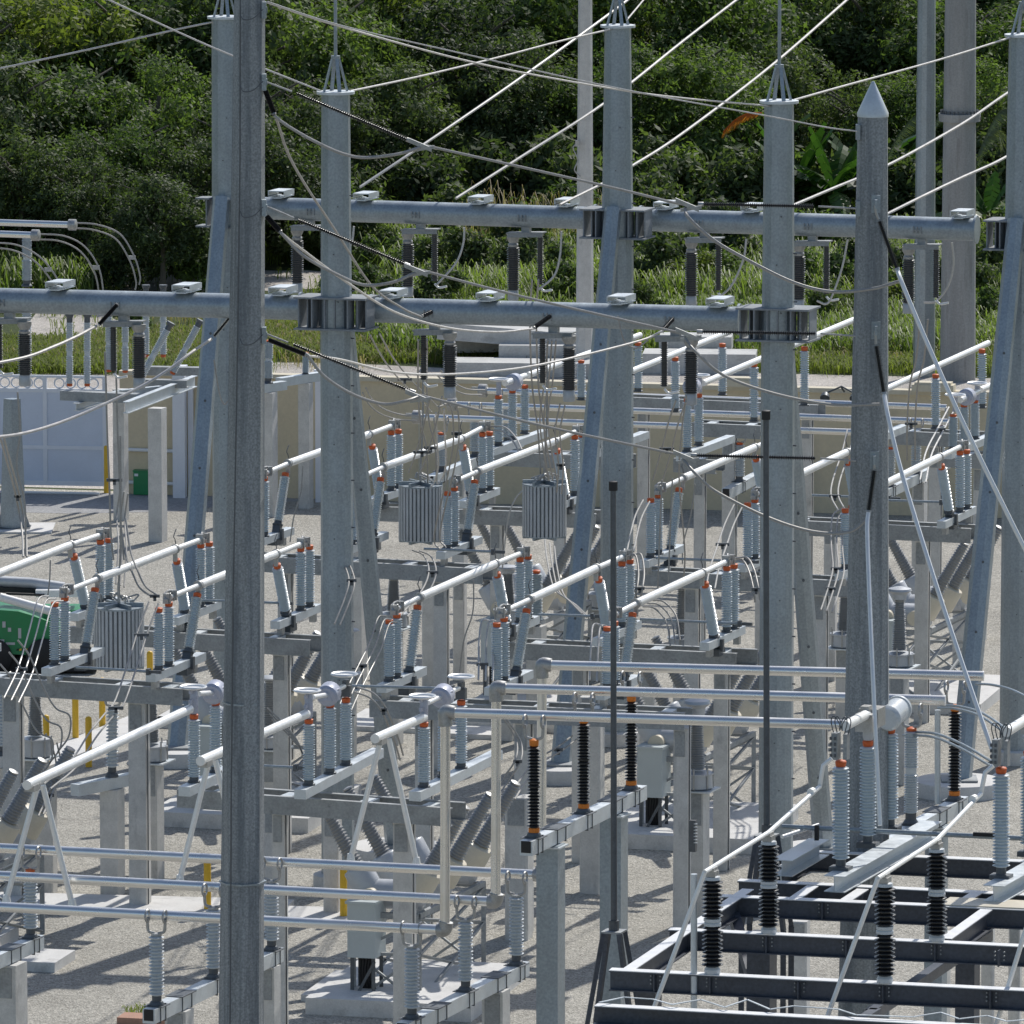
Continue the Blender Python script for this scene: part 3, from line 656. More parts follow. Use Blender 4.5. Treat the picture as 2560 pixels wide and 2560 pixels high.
def switch(label, L, R, t0, t1, t2, t3, tl, tr, dbl=148, dbr=146, h=4.75, group='three pole disconnect switches', left=True):
    """L,R: cap centres of the two upright insulators at either end; t0..t3: blade points; tl,tr: (cap, foot) of the leaning ones"""
    A = P((L[0][0], L[0][1] + dbl), h); B = P((R[1][0], R[1][1] + dbr), h); pl = PL(A, B); v = (B - A).normalized(); v.z = 0
    r = thing('disconnect_switch', Vector((A.x, A.y, h - .3)), label, 'disconnect switch', group)
    def ins(px, db):
        b = pl((px[0], px[1] + db)); b.z = h; t = pl((px[0], px[1] - 8)); place('switch', b, t, r, 1.14); return t
    def lean(c, f):
        t, b = pl((c[0], c[1] - 8)), pl(f); ax = (t - b).normalized()
        place('switch', b, t, r, 1.16); q = b - ax * .34
        MB().beam(b, q, .17, .13, drop=False).box(q + UP * -.02, v * .2, v.cross(UP) * .11, UP * .07).box(b - ax * .2 + v.cross(UP) * .13, v * .05, v.cross(UP) * .03, UP * .12).build('lean_bracket', 'iron', r)
    if left:
        for p in L: ins(p, dbl)
        lean(*tl)
        e0, e1 = pl((L[0][0], L[0][1] + dbl)), pl(tl[1]); e0.z = e1.z = h - .005
        MB().beam(e0 - v * .45, e1 + v * .75, .2, .16).build('base_channel', 'galvl', r)
        MB().box(e0 - v * .2 - UP * .18, v * .1, v.cross(UP) * .05, UP * .15).box(e1 + v * .3 - UP * .22, v * .07, v.cross(UP) * .06, UP * .12).build('base_bracket', 'hard', r)
    for p in R: ins(p, dbr)
    lean(*tr)
    e0, e1 = pl(tr[1]), pl((R[1][0], R[1][1] + dbr)); e0.z = e1.z = h - .005
    MB().beam(e0 - v * .65, e1 + v * .45, .2, .16).build('base_channel', 'galvl', r)
    MB().box(e0 - v * .3 - UP * .18, v * .1, v.cross(UP) * .05, UP * .15).box(e1 + v * .2 - UP * .22, v * .07, v.cross(UP) * .06, UP * .12).build('base_bracket', 'hard', r)
    q = [pl(x) for x in (t0, t1, t2, t3)]
    big = .083
    MB().tube([q[1] + v * .05, q[2] - v * .05], big, 16).build('blade_tube', 'aluw', r)
    m = MB()
    if left: m.tube([q[0] - v * .15, q[1] + v * .03], .052, 12)
    m.tube([q[2] - v * .03, q[3] + v * .12], .055, 12).build('end_tube', 'aluw', r)
    for c in ([q[1], q[2]] if left else [q[2]]):
        MB().tube([c - v * .09, c - v * .02], .1, 14).box(c - UP * .16 - v * .05, v * .03, v.cross(UP) * .04, UP * .09).build('blade_clamp', 'hard', r); horn(c + UP * .07, v, r)
    for e, sgn in ((q[3], 1), (q[0], -1)):
        if sgn < 0 and not left: continue
        clampset(e, v, r); clampset(e + v * .33 * sgn - UP * .02, v, r, .9)
        x = v.cross(UP)
        MB().tube(smooth([e + x * .05, e + v * .1 * sgn + UP * .12, e + v * .28 * sgn + UP * .1 - x * .04, e + v * .4 * sgn - UP * .02]), .02, 8).tube(smooth([e - x * .06, e + v * .12 * sgn + UP * .08, e + v * .35 * sgn - UP * .03]), .014, 6).build('flexible_strap', 'hard', r)
    return pl, v, r
# S1 : left group
frame('grey channel frame under the near left ends of the left switches', (-80, 1689), (458, 1722), [(16, 50), (331, 50)], ties=4)
frame('grey channel frame under the far right ends of the left switches', (176, 1566), (776, 1600), [(690, 42)], rear=(0, .6), ties=3)
sw = switch
sw('switch with a white blade at the far left edge, cut by the picture edge', [(-118, 1500), (-94, 1487)], [(251, 1357), (272, 1353)], (-85, 1462), (-20, 1440), (178, 1362), (250, 1338), ((-20, 1470), (-45, 1605)), ((184, 1395), (214, 1515)))
sw('middle one of the left switches, crossing in front of the first line trap', [(137, 1513), (162, 1498)], [(502, 1366), (523, 1362)], (174, 1475), (246, 1446), (440, 1372), (500, 1350), ((238, 1478), (214, 1620)), ((441, 1406), (464, 1530)))
sw('left switch passing behind the big dark pole', [(397, 1527), (422, 1512)], [(752, 1375), (774, 1370)], (432, 1490), (498, 1463), (692, 1384), (752, 1360), ((494, 1491), (470, 1632)), ((692, 1418), (715, 1532)))
# S2 : centre group
frame('grey channel frame under the near ends of the centre switches', (925, 1750), (1712, 1782), [(1050, 44), (1300, 46), (1697, 42)], ties=5)
frame('grey channel frame under the far ends of the centre switches', (1266, 1606), (1842, 1633), [(1440, 40), (1795, 40)], rear=(0, .25), ties=4)
sw('centre switch nearest the front left tower, right above the ringed bus posts', [(973, 1556), (992, 1541)], [(1300, 1400), (1320, 1394)], (1000, 1518), (1050, 1493), (1240, 1409), (1302, 1384), ((1044, 1521), (1023, 1680)), ((1242, 1440), (1265, 1555)), 146, 152)
sw('centre switch with its blade ending in front of the rear centre tower', [(1242, 1564), (1260, 1550)], [(1555, 1411), (1575, 1405)], (1266, 1526), (1326, 1498), (1492, 1420), (1557, 1392), ((1317, 1531), (1290, 1680)), ((1496, 1452), (1518, 1570)), 146, 152)
sw('centre switch whose blade crosses behind the slim dark mast to the front right tower', [(1518, 1574), (1536, 1560)], [(1817, 1422), (1835, 1417)], (1545, 1533), (1592, 1508), (1757, 1432), (1815, 1404), ((1582, 1540), (1560, 1690)), ((1762, 1464), (1786, 1592)), 146, 154)
# S3 : far groups
frame('grey channel frame under the near ends of the far left switches', (600, 1388), (1208, 1422), [(700, 38), (1090, 38)], ties=4)
frame('grey channel frame under the far ends of the far left switches', (945, 1266), (1490, 1284), [(1235, 34)], ties=3)
frame('grey channel frame under the near ends of the far right switches', (1588, 1424), (2130, 1453), [(1720, 40), (2040, 40)], ties=4)
frame('grey channel frame under the far ends of the far right switches', (1890, 1296), (2428, 1321), [(2298, 38)], ties=3)
sw('far left switch whose blade disappears behind the front left tower', [(640, 1212), (661, 1199)], [(978, 1084), (996, 1081)], (672, 1180), (722, 1158), (925, 1085), (980, 1064), ((714, 1190), (694, 1313)), ((930, 1120), (948, 1228)), 136, 138)
sw('far switch blade between the front left tower leg and the second line trap', [(880, 1224), (900, 1212)], [(1206, 1088), (1224, 1086)], (905, 1192), (960, 1167), (1155, 1096), (1206, 1068), ((952, 1202), (932, 1335)), ((1157, 1122), (1177, 1232)), 136, 138)
sw('far switch running from the second line trap up to the slim concrete pole', [(1118, 1236), (1136, 1224)], [(1437, 1095), (1455, 1090)], (1143, 1202), (1196, 1178), (1388, 1103), (1440, 1078), ((1187, 1208), (1168, 1336)), ((1392, 1131), (1413, 1242)), 136, 140)
sw('far switch just right of the rear centre tower', [(1627, 1253), (1646, 1242)], [(1937, 1110), (1955, 1105)], (1656, 1220), (1709, 1195), (1888, 1118), (1940, 1094), ((1698, 1228), (1675, 1378)), ((1889, 1150), (1912, 1262)), 140, 142)
sw('far switch passing behind the front right tower and its leg', [(1869, 1264), (1887, 1253)], [(2165, 1122), (2184, 1117)], (1897, 1232), (1952, 1208), (2118, 1130), (2170, 1106), ((1940, 1240), (1920, 1388)), ((2120, 1159), (2141, 1272)), 140, 144)
sw('far switch whose blade runs to the right behind the pointed pole', [(2113, 1279), (2130, 1268)], [(2400, 1134), (2417, 1131)], (2140, 1246), (2192, 1220), (2350, 1142), (2402, 1116), ((2180, 1256), (2162, 1400)), ((2353, 1170), (2373, 1280)), 142, 140)

# ---------------------------------------------------------------- S4 : near posts with shield rings
frame('grey channel frame carrying the ringed posts at the lower left', (445, 1972), (1129, 2020), [(682, 36), (994, 54)], h=4.42, ties=4)
def ring_disc(c, r, name='shield_ring'):
    MB().lathe([(.0, .0), (.12, 0), (.22, .025), (.25, .05), (.235, .07), (.2, .055), (.19, .03), (.08, .03), (0, .03)], c, seg=32).build(name, 'aluw', r)
def ringswitch(label, tube_a, tube_b, p1, r1, ring1, housing, p2, r2, ring2, legs, h=4.75, group='ringed bus end posts', p0=None):
    A = P((p1, r1), h); B = P((p2, r2), h) if p2 else P((housing[0] + 2, r1 - 25), h)
    A2 = B if (B - A).length > .3 else A + YD
    pl = PL(A, A2); v = (A2 - A).normalized(); v.z = 0
    r = thing('interrupter_post', Vector((A.x, A.y, h - .3)), label, 'switch', group)
    ta, tb = pl(tube_a), pl(tube_b)
    MB().tube([ta, tb], .083, 16).build('blade_tube', 'aluw', r)
    def up(px, rb, rt): b = pl((px, rb)); b.z = h; t = pl((px, rt)); place('switch', b, t, r, 1.16); return b, t
    b, t = up(p1, r1, tube_b[1] + 12)
    c = pl(ring1)
    x = v.cross(UP)
    MB().lathe([(.05, 0), (.075, .05), (.075, (c - t).z - .06), (.05, (c - t).z)], t, seg=14).box(t + UP * .25 - v * .16, v * .06, x * .02, UP * .03).box(t + UP * .42 - v * .16, v * .05, x * .02, UP * .03).build('contact_column', 'motor', r)
    ring_disc(c, r)
    hc = pl(housing)
    m = MB(); m.lathe([(.0, -.16), (.16, -.15), (.2, -.11), (.2, .12), (.17, .16), (0, .17)], hc, axis=v + UP * .2, seg=20).lathe([(.2, -.1), (.19, .1), (.0, .17)], hc + v * .02, seg=20); m.build('operator_housing', 'motor', r)
    MB().tube([pl((ring1[0] + 14, ring1[1] + 10)), hc - v * .1, ], .045, 12).tube([hc, hc + v * .9 - UP * .0], .045, 12).build('link_tube', 'aluw', r)
    up(housing[0] + 3, r1 - 32, housing[1] + 20)
    if p2:
        b2, t2 = up(p2, r2, ring2[1] + 52)
        MB().box(t2 + UP * .12, v * .06, x * .09, UP * .1).box(t2 + UP * .26, v * .1, x * .04, UP * .06).build('jaw', 'iron', r)
        if ring2: ring_disc(pl(ring2), r)
    e = b.copy(); e.z = h - .005
    MB().beam(e - v * .5, e + v * (4.1 if p2 else 2.2), .22, .17).build('base_channel', 'galvl', r)
    # inverted V legs down to the bus
    for l0, l1 in legs:
        a0 = pl(l0); D = a0.y; e1 = PY(l1, D)
        MB().tube([a0 - UP * .05, e1 + UP * .02], .05, 12).lathe([(.08, -.02), (.06, .1)], e1, seg=10).build('brace_tube', 'aluw', r)
    MB().box(ta + v * .25 - UP * .08, v * .14, x * .09, UP * .05).build('saddle', 'hard', r)
    return r
GR = 'ringed bus end posts'
ringswitch('ringed post with a long white tube at the left, landing on the lowest bus tube', (67, 1963), (474, 1773), 485, 1955, (483, 1724), (536, 1730), None, None, None, [((93, 1960), (16, 2252)), ((107, 1956), (180, 2262))])
ringswitch('ringed post whose white tube comes out right of the big dark pole', (501, 1903), (766, 1785), 772, 1962, (768, 1733), (822, 1735), 865, 1912, (861, 1692), [((521, 1900), (450, 2201)), ((538, 1893), (612, 2208))])
ringswitch('ringed post with a short white tube in front of the riser pipes', (937, 1847), (1059, 1793), 1060, 1967, (1056, 1747), (1106, 1740), 1153, 1920, (1153, 1698), [((950, 1850), (877, 2148)), ((972, 1840), (1041, 2157))])

# ---------------------------------------------------------------- bus tubes
HL, HU = 4.25, 7.85
rT = .084
def bus(pa, pb, h, r, label, group, name='bus_tube'):
    A, B = P(pa, h), P(pb, h); o = MB().tube([A, B], r, 20).build(name, 'alu'); tag(o, label, 'bus tube', group); return A, B
def bus_l(pa, pb, h, label, riser=None, group='lower bus tubes'):
    A, B = P(pa, h), P(pb, h); d = (B - A).normalized()
    r = thing('bus_tube', (A + B) / 2, label, 'bus tube', group)
    MB().tube([A, B], rT, 20).build('tube', 'alu', r)
    if riser:
        T = Vector((B.x + .06, B.y, HU))
        MB().tube([B + UP * .1 + d * .05, T], .082, 18).build('riser', 'alu', r)
        MB().tube(smooth([B - d * .08, B + d * .04 + UP * .01, B + d * .07 + UP * .14]), .118, 16).build('elbow', 'hard', r)
    return A, B, r
B1 = bus_l((-60, 2117), (1346, 2187), HL, 'lower bus tube farthest back, ending behind the steel box column', True)
B2 = bus_l((-60, 2186), (1232, 2254), HL, 'middle one of the three lower bus tubes, with a riser at its right end', True)
B3 = bus_l((-60, 2264), (1105, 2325), HL, 'nearest and lowest bus tube, with a riser rising from its right end', True)
def bus_u(B, pb, label, elbow=True):
    A = Vector((B.x + .06, B.y, HU)); E = P(pb, HU); d = (E - A).normalized()
    r = thing('bus_tube', (A + E) / 2, label, 'bus tube', 'upper bus tubes')
    MB().tube([A + d * .1, E], rT * .98, 20).build('tube', 'alu', r)
    MB().tube(smooth([A - UP * .22, A + UP * .0, A + d * .16 + UP * .0]), .115, 16).build('elbow', 'hard', r)
    MB().tube([E, E + d * .02], rT * 1.02, 20).build('end_cap', 'aluw', r)
U0 = bus_u(B1[1], (2457, 1690), 'upper bus tube farthest back, ending near the right edge')
U1 = bus_u(B2[1], (2361, 1751), 'middle upper bus tube, ending above the flat round foundation')
U2 = bus_u(B3[1], (2112, 1812), 'nearest upper bus tube, ending at the spring contacts left of the pointed pole')
def tube_clamp(top, tubec, v, r, rad=rT):
    m = MB(); x = XD
    for s in (-1, 1):
        m.tube(smooth([top + x * s * .03, top + x * s * .13 + UP * .03, top + x * s * .15 + UP * .14, tubec + x * s * .15 - UP * (rad * .6)], 5), .026, 8)
        ring = [tubec + x * s * .15 + (v * math.cos(a) + UP * math.sin(a)) * (rad + .018) for a in [2 * math.pi * i / 14 for i in range(15)]]
        m.tube(ring, .018, 6, False)
    m.build('tube_clamp', 'hard', r)
def support(label, items, h, tubeh, ends, cols, key='grey', kind=None, m='galvl', group='bus support beams', w=.22, hh=.24, colw=.38, colmat='conc', wraps=()):
    """items: [(px, base row, style)] on a beam of top height h that runs between pixels ends[0], ends[1]"""
    A, B = P(ends[0], h), P(ends[1], h); pl = PL(A, B); v = (B - A).normalized()
    r = thing('bus_support', Vector((A.x, A.y, h - .2)), label, 'bus support', group)
    MB().beam(A, B, w, hh).build('support_beam', m, r)
    MB().beam(A - v * .012, A - v * .002, w * .75, hh * .8).build('end_plug', 'black', r)
    for px, row, key in items:
        b = pl((px, row)); b.z = h; t = b.copy(); t.z = tubeh - .29; c = b.copy(); c.z = tubeh
        place(key, b, t, r); tube_clamp(t, c, v, r)
        MB().box(b - v * .11 - UP * hh / 2, v * .008, v.cross(UP) * (w / 2 + .012), UP * (hh / 2 + .03)).box(b + v * .11 - UP * hh / 2, v * .008, v.cross(UP) * (w / 2 + .012), UP * (hh / 2 + .03)).box(b + UP * .006, v * .17, v.cross(UP) * .17, UP * .006).build('saddle_bolt', 'iron', r)
    for px, row in wraps:
        b = pl((px, row)); b.z = h
        MB().box(b + UP * .008, v * .3, v.cross(UP) * (w / 2 + .05), UP * .008).box(b - v * .2 - UP * hh / 2, v * .009, v.cross(UP) * (w / 2 + .012), UP * (hh / 2 + .02)).box(b + v * .2 - UP * hh / 2, v * .009, v.cross(UP) * (w / 2 + .012), UP * (hh / 2 + .02)).build('strap_plate', 'iron', r)
    for c in cols:
        px, row, cw, cm = c
        b = pl((px, row)); b.z = 0; H = h - hh - .012; x = XD; y = YD
        if cm == 'steel': MB().box(b + UP * (H / 2 - .02), x * cw / 2, y * cw / 2, UP * (H / 2 + .02)).build('steel_column', 'galv', r); MB().box(b + UP * (H - .03), x * cw * .62, y * cw * .62, UP * .012).build('cap_plate', 'galvl', r)
        else: MB().box(b + UP * (H / 2 - .02), x * cw / 2, y * cw / 2, UP * (H / 2 + .02)).build('concrete_column', 'conc', r); MB().box(b + UP * (H - .3) - y * (cw / 2 + .01), x * cw * .36, y * .01, UP * .26).build('bolt_plate', 'galvd', r)
    return r
g = 'grey'
support('low bus support with three grey insulators at the bottom centre', [(1030, 2541, g), (1164, 2466, g), (1291, 2399, g)], 2.75, HL, (tK(560, 1905 + 20), tK(1735, 1325)), [(1240, 2440, .36, 'c'), (990, 2572, .36, 'c')], wraps=((1090, 2510), (1240, 2428)))
support('low bus support with grey insulators left of and behind the big dark pole', [(392, 2506, g), (534, 2432, g), (679, 2366, g)], 2.75, HL, (tG(835, 1850), tG(1560, 1500)), [(448, 2480, .36, 'c'), (672, 2368, .3, 'c')], wraps=((452, 2474),))
support('low bus support at the far left edge with a grey insulator', [(77, 2328, 'greyo'), (-75, 2405, g)], 2.75, HL, (-160, 2450) and ((-160, 2452), tG(215, 1430)), [(18, 2372, .5, 'c')], wraps=((25, 2358),))
kb = 'busblack'
ust = support('raised bus support with three black insulators on a steel box column', [(1335, 2080, kb), (1459, 2020, kb), (1578, 1956, kb)], 5.95, HU, (tH(1045, 905), tH(1690, 590)), [(1377, 2068, .36, 'steel'), (1535, 1990, .36, 'steel')], m='galvl', wraps=((1388, 2056), (1530, 1986)))
_c = PY((1370, 2535), P((1377, 2068), 5.95).y - .19); MB().box(_c, XD * .035, YD * .004, UP * .1).build('yellow_tag', 'yel', ust)
support('raised bus support at the right with one grey and one black insulator', [(2165, 2120, 'two'), (2277, 2058, 'two'), (2386, 1993, kb)], 5.95, HU, ((2135, 2140), (2405, 1990)), [(2342, 2024, .3, 'steel')], wraps=((2342, 2026),))
# single post stand left
def stand(label, px, r_top, r_base_ins, r_ground, key='grey', colw=.36, beam=True, clamp=True, group='single insulator stands', cm='conc'):
    b = P((px, r_ground), 0); Y = b.y; h = PY((px, r_base_ins), Y).z; t = PY((px, r_top), Y)
    r = thing('insulator_stand', b, label, 'insulator stand', group)
    o = Vector((b.x, b.y, 0))
    MB().box(o + UP * ((h - .24) / 2), XD * colw / 2, YD * colw / 2, UP * (h - .24) / 2).build('concrete_column', cm, r)
    if beam: MB().beam(o - YD * 1.0 - XD * .35 + UP * h, o + YD * .6 + XD * .2 + UP * h, .22, .23).build('support_beam', 'galvl', r)
    q = Vector((b.x, b.y, h)); place(key, q, Vector((t.x, b.y, t.z)), r)
    if clamp: tube_clamp(Vector((t.x, b.y, t.z)), Vector((t.x, b.y, t.z + .25)), YD, r, .06)
    return r
stand('grey insulator stand left of the big column under the left switches', 282, 1765, 1942, 2236)
stand('light insulator stand behind the far left column', 8, 1720, 1888, 2150)

# ---------------------------------------------------------------- instrument transformers
def ctrans(label, px, r_cap, r_ins_top, r_ins_bot, r_tank_bot, r_ground, colw=44, insw=1.0, col=True, cone=True):
    b = P((px, r_ground), 0); Y = b.y; k = ppm(Y); z = lambda row: PY((px, row), Y).z
    r = thing('voltage_transformer', b, label, 'transformer', 'column mounted voltage transformers'); o = Vector((b.x, b.y, 0))
    place('bushing', o + UP * z(r_ins_bot), o + UP * z(r_ins_top), r, insw)
    zt = z(r_ins_top); zc = z(r_cap)
    if cone: MB().lathe([(.11, zt), (.14, zt + .02), (.16, zt + (zc - zt) * .45), (.26, zt + (zc - zt) * .7), (.24, zt + (zc - zt) * .85), (.06, zc)], o, seg=20).build('bellows_cap', 'tankg', r)
    zb, z0 = z(r_ins_bot), z(r_tank_bot)
    MB().lathe([(.27, z0 + .03), (.31, z0 + .06), (.30, zb - .06), (.33, zb - .05), (.33, zb - .02), (.2, zb)], o, seg=14).build('base_tank', 'tankg', r)
    MB().box(o + UP * (z0 + .01), XD * .36, YD * .34, UP * .015).build('mount_plate', 'galvl', r)
    m = MB()
    for i in range(7):
        a = i * .9; m.box(o + Vector((math.cos(a), math.sin(a), 0)) * .31 + UP * (z0 + .25), RT * .015, Vector((0, .015, 0)), UP * .2)
    m.build('tank_rib', 'hard', r)
    if col:
        cw = colw / k
        MB().box(o + UP * (z0 / 2 - .01), XD * cw / 2, YD * cw / 2, UP * (z0 / 2 - .01)).build('concrete_column', 'conc', r)
        MB().box(o + UP * (z0 - .35) - YD * (cw / 2 + .01), XD * cw * .4, YD * .01, UP * .3).build('bolt_plate', 'galvd', r)
    return r
ctrans('voltage transformer on a concrete column with a louvred pipe on its face', 1741, 1744, 1790, 1928, 1975, 2330, 50)
lv = thing('louvred_pipe', PY(tM(665, 1660), 148.5), 'dark louvred vent piece standing out against the column of the middle transformer', 'vent')
c = wloc(lv)
MB().box(c, XD * .065, YD * .05, UP * .30).build('body', 'iron', lv)
for i in range(7): MB().box(c + XD * .07 - YD * .05 + UP * (.24 - i * .06), XD * .03, YD * .02, UP * .008).build('louvre', 'porcg', lv)
ctrans('voltage transformer at the far left, above the yellow bollards', 92, 1715, 1735, 1842, 1895, 2200, 50)
ctrans('voltage transformer right of the tall concrete column at lower left', 381, 1722, 1738, 1860, 1905, 2212, 46)
ctrans('voltage transformer just right of the big dark pole', 677, 1690, 1702, 1835, 1872, 2110, 42)
ctrans('voltage transformer half hidden behind the pointed pole', 2246, 1466, 1500, 1630, 1668, 1960, 40)
ctrans('voltage transformer behind the second row of centre insulators', 1270, 1412, 1434, 1520, 1560, 1850, 36)
ctrans('voltage transformer between centre switch blades in front of a concrete column', 1705, 1458, 1472, 1590, 1625, 1930, 36)
ctrans('voltage transformer behind the front left tower leg', 985, 1432, 1448, 1530, 1570, 1860, 36)
def tallpost(label, px, r_top, r_bot, r_ground, key='tall'):
    b = P((px, r_ground), 0); Y = b.y; z = lambda row: PY((px, row), Y).z
    r = thing('post_stand', b, label, 'insulator', 'light insulators on columns'); o = Vector((b.x, b.y, 0))
    place(key, o + UP * z(r_bot), o + UP * z(r_top), r)
    MB().box(o + UP * (z(r_bot) / 2 - .01), XD * .17, YD * .17, UP * (z(r_bot) / 2 - .01)).build('concrete_column', 'conc', r)
tallpost('light insulator with an orange cap beside the third line trap cables', 1341, 1425, 1562, 1850)
tallpost('light insulator partly behind the front left tower', 893, 1245, 1365, 1700)

# ---------------------------------------------------------------- line traps
def line_trap(label, px, r_top, r_bot, w, Y):
    c = PY((px, r_bot), Y); t = PY((px, r_top), Y); k = ppm(Y); R = w / k / 2; H = t.z - c.z
    r = thing('line_trap', c, label, 'line trap', 'hanging line traps')
    MB().lathe([(R * .9, .03), (R * .9, H - .05)], c, seg=36).build('coil_core', 'coild', r)
    m = MB(); n = 34
    for i in range(n):
        a = 2 * math.pi * i / n; v = Vector((math.cos(a), math.sin(a), 0)); u = Vector((-v.y, v.x, 0))
        m.box(c + v * R * .95 + UP * (H / 2), v * R * .05, u * R * .055, UP * (H / 2 - .04))
    m.build('vertical_bar', 'coil', r)
    m = MB()
    for z in (.02, H - .05): m.lathe([(R * .86, z), (R * 1.0, z), (R * 1.0, z + .035), (R * .86, z + .035)], c, seg=36)
    for i in range(3):
        a = i * math.pi / 3; v = Vector((math.cos(a), math.sin(a), 0)); m.box(c + UP * (H + .02), v * R * .98, Vector((-v.y, v.x, 0)) * .03, UP * .04); m.box(c, v * R * .98, Vector((-v.y, v.x, 0)) * .03, UP * .03)
    m.build('end_spider', 'galv', r)
    m = MB(); rnd = random.Random(px)
    for i in range(5):
        a = rnd.uniform(0, 6.28); p = c + Vector((math.cos(a), math.sin(a), 0)) * R * rnd.uniform(.2, .8) + UP * (H + .06)
        m.tube(smooth([p, p + Vector((rnd.uniform(-.2, .2), 0, .15)), p + Vector((rnd.uniform(-.3, .3), rnd.uniform(-.2, .2), .04))]), .018, 6)
    m.tube([c + UP * H, c + UP * (H + .45)], .03, 8); m.build('tuning_lead', 'hard', r)
    MB().tube(smooth([c + UP * (H + .4), c + UP * (H + 1.4) + XD * .05, Vector((c.x + .05, c.y, HB - 2.6))]), .022, 8).build('hanger_cable', 'cabled', r)
    return r
line_trap('ribbed grey line trap in front of the green lift', 298, 1514, 1668, 128, 156.2)
line_trap('ribbed grey line trap between the front left tower leg and the middle', 1052, 1210, 1352, 112, 172.2)
line_trap('ribbed grey line trap left of the leaning leg in the middle', 1361, 1206, 1342, 112, 171.6)
# ================================================================== FAR RIGHT GROUP (in front of the wall)
frame('grey channel frame behind the rear centre tower, farthest back', (1560, 992), (2045, 1012), [(1600, 30), (2010, 30)], ties=2)
frame('short grey channel frame on a concrete column left of the front right tower', (1722, 1056), (1902, 1064), [(1815, 37)], ties=2)
frame('grey channel frame behind the right line of switches by the wall', (2225, 1076), (2442, 1086), [(2330, 34)], ties=2)
frame('grey channel frame carrying the far ringed posts left of the slim pole', (1215, 1128), (1570, 1143), [(1390, 30)], ties=3)
frame('short grey channel frame carrying the far ringed posts behind the rear centre tower', (1685, 1145), (1790, 1150), [(1740, 30)], ties=1)
frame('short grey channel frame carrying the far ringed posts at the right edge', (2350, 1132), (2480, 1138), [(2440, 30)], ties=1)
def farswitch(label, posts, rings, housing, tubes, extra=(), h=4.75):
    A = P((posts[0][0], posts[0][1]), h); pl = PL(A, A + YD); v = YD; x = v.cross(UP)
    r = thing('interrupter_post', Vector((A.x, A.y, h - .3)), label, 'switch', 'far ringed posts by the wall')
    for px, rb, rt in list(posts) + list(extra):
        b = P((px, rb), h); k = place('switch', b, PY((px, rt), b.y), r, 1.2)
    MB().beam(A - v * .5 - UP * .01, A + v * 3.2 - UP * .01, .22, .17).build('base_channel', 'galvl', r)
    for q in rings:
        c = pl(q); ring_disc(c, r); MB().lathe([(.06, 0), (.06, .35)], c - UP * .35, seg=12).build('contact_column', 'motor', r)
    hc = pl(housing)
    MB().lathe([(0, -.16), (.16, -.15), (.2, -.11), (.2, .12), (.17, .16), (0, .17)], hc, axis=v, seg=20).build('operator_housing', 'motor', r)
    for a, b in tubes: MB().tube([pl(a), pl(b)], .075, 14).build('blade_tube', 'aluw', r)
    return r
farswitch('far ringed post with a white tube rising behind the leaning middle leg', [(1246, 1113, 988), (1281, 1098, 973), (1312, 1084, 962)], [(1247, 953)], (1284, 955), [((1262, 958), (1312, 940)), ((1320, 938), (1600, 838))], [(1453, 1000, 900), (1595, 979, 855)])
farswitch('far white tube passing behind the rear centre tower', [(1500, 1118, 990), (1528, 1104, 976)], [(1500, 958)], (1528, 950), [((1510, 956), (1822, 830))], [(1688, 1030, 892), (1806, 988, 858)])
farswitch('far ringed post and white tube passing behind the front right tower', [(1718, 1128, 995), (1747, 1113, 984)], [(1749, 943)], (1730, 967), [((1757, 958), (2150, 793))], [(1885, 1054, 906), (2011, 1014, 866)])
farswitch('far white tube right of the pointed pole, over the wall', [(2160, 1100, 1000), (2190, 1086, 985)], [(2160, 975)], (2188, 968), [((2170, 993), (2470, 858))], [(2339, 1072, 935), (2455, 1020, 872)])
farswitch('far pair of ringed posts beside the rear right tower leg', [(2383, 1122, 1035), (2410, 1108, 1010), (2437, 1096, 1000)], [(2388, 992), (2443, 963)], (2417, 992), [((2400, 1000), (2445, 978)), ((2450, 975), (2700, 868))])
def bus_far(pa, pb, label):
    A, B = P(pa, HL), P(pb, HL)
    r = thing('bus_tube', (A + B) / 2, label, 'bus tube', 'far bus tubes in front of the wall')
    MB().tube([A, B], rT * .95, 16).build('tube', 'alu', r)
    MB().lathe([(.1, -.12), (.17, -.1), (.17, .1), (.1, .12)], A - XD * .1, axis=XD, seg=14).box(A - XD * .25 + UP * .05, XD * .14, YD * .03, UP * .04).build('end_clamp', 'hard', r)
    return A, B
bus_far((1217, 977), (2367, 1019), 'far bus tube highest in the picture, in front of the tan wall')
bus_far((1140, 1011), (2372, 1055), 'far bus tube in the middle of the three in front of the tan wall')
bus_far((1053, 1043), (2323, 1087), 'far bus tube lowest of the three in front of the tan wall')
support('low bus support left under the far bus tubes', [(1103, 1175, 'greyo'), (1187, 1139, 'greyo'), (1268, 1105, 'greyo')], 3.0, HL, ((1075, 1190), (1300, 1092)), [(1150, 1170, .3, 'c')])
support('low bus support under the far bus tubes right of the rear centre tower', [(1849, 1205, 'greyo'), (1918, 1166, 'greyo'), (1985, 1130, 'greyo')], 3.0, HL, ((1815, 1222), (2010, 1118)), [(1900, 1180, .3, 'c')])
support('low bus support under the right ends of the far bus tubes', [(2225, 1215, 'greyo'), (2290, 1183, 'greyo'), (2350, 1150, 'greyo')], 3.0, HL, ((2200, 1228), (2380, 1138)), [(2300, 1182, .3, 'c')])
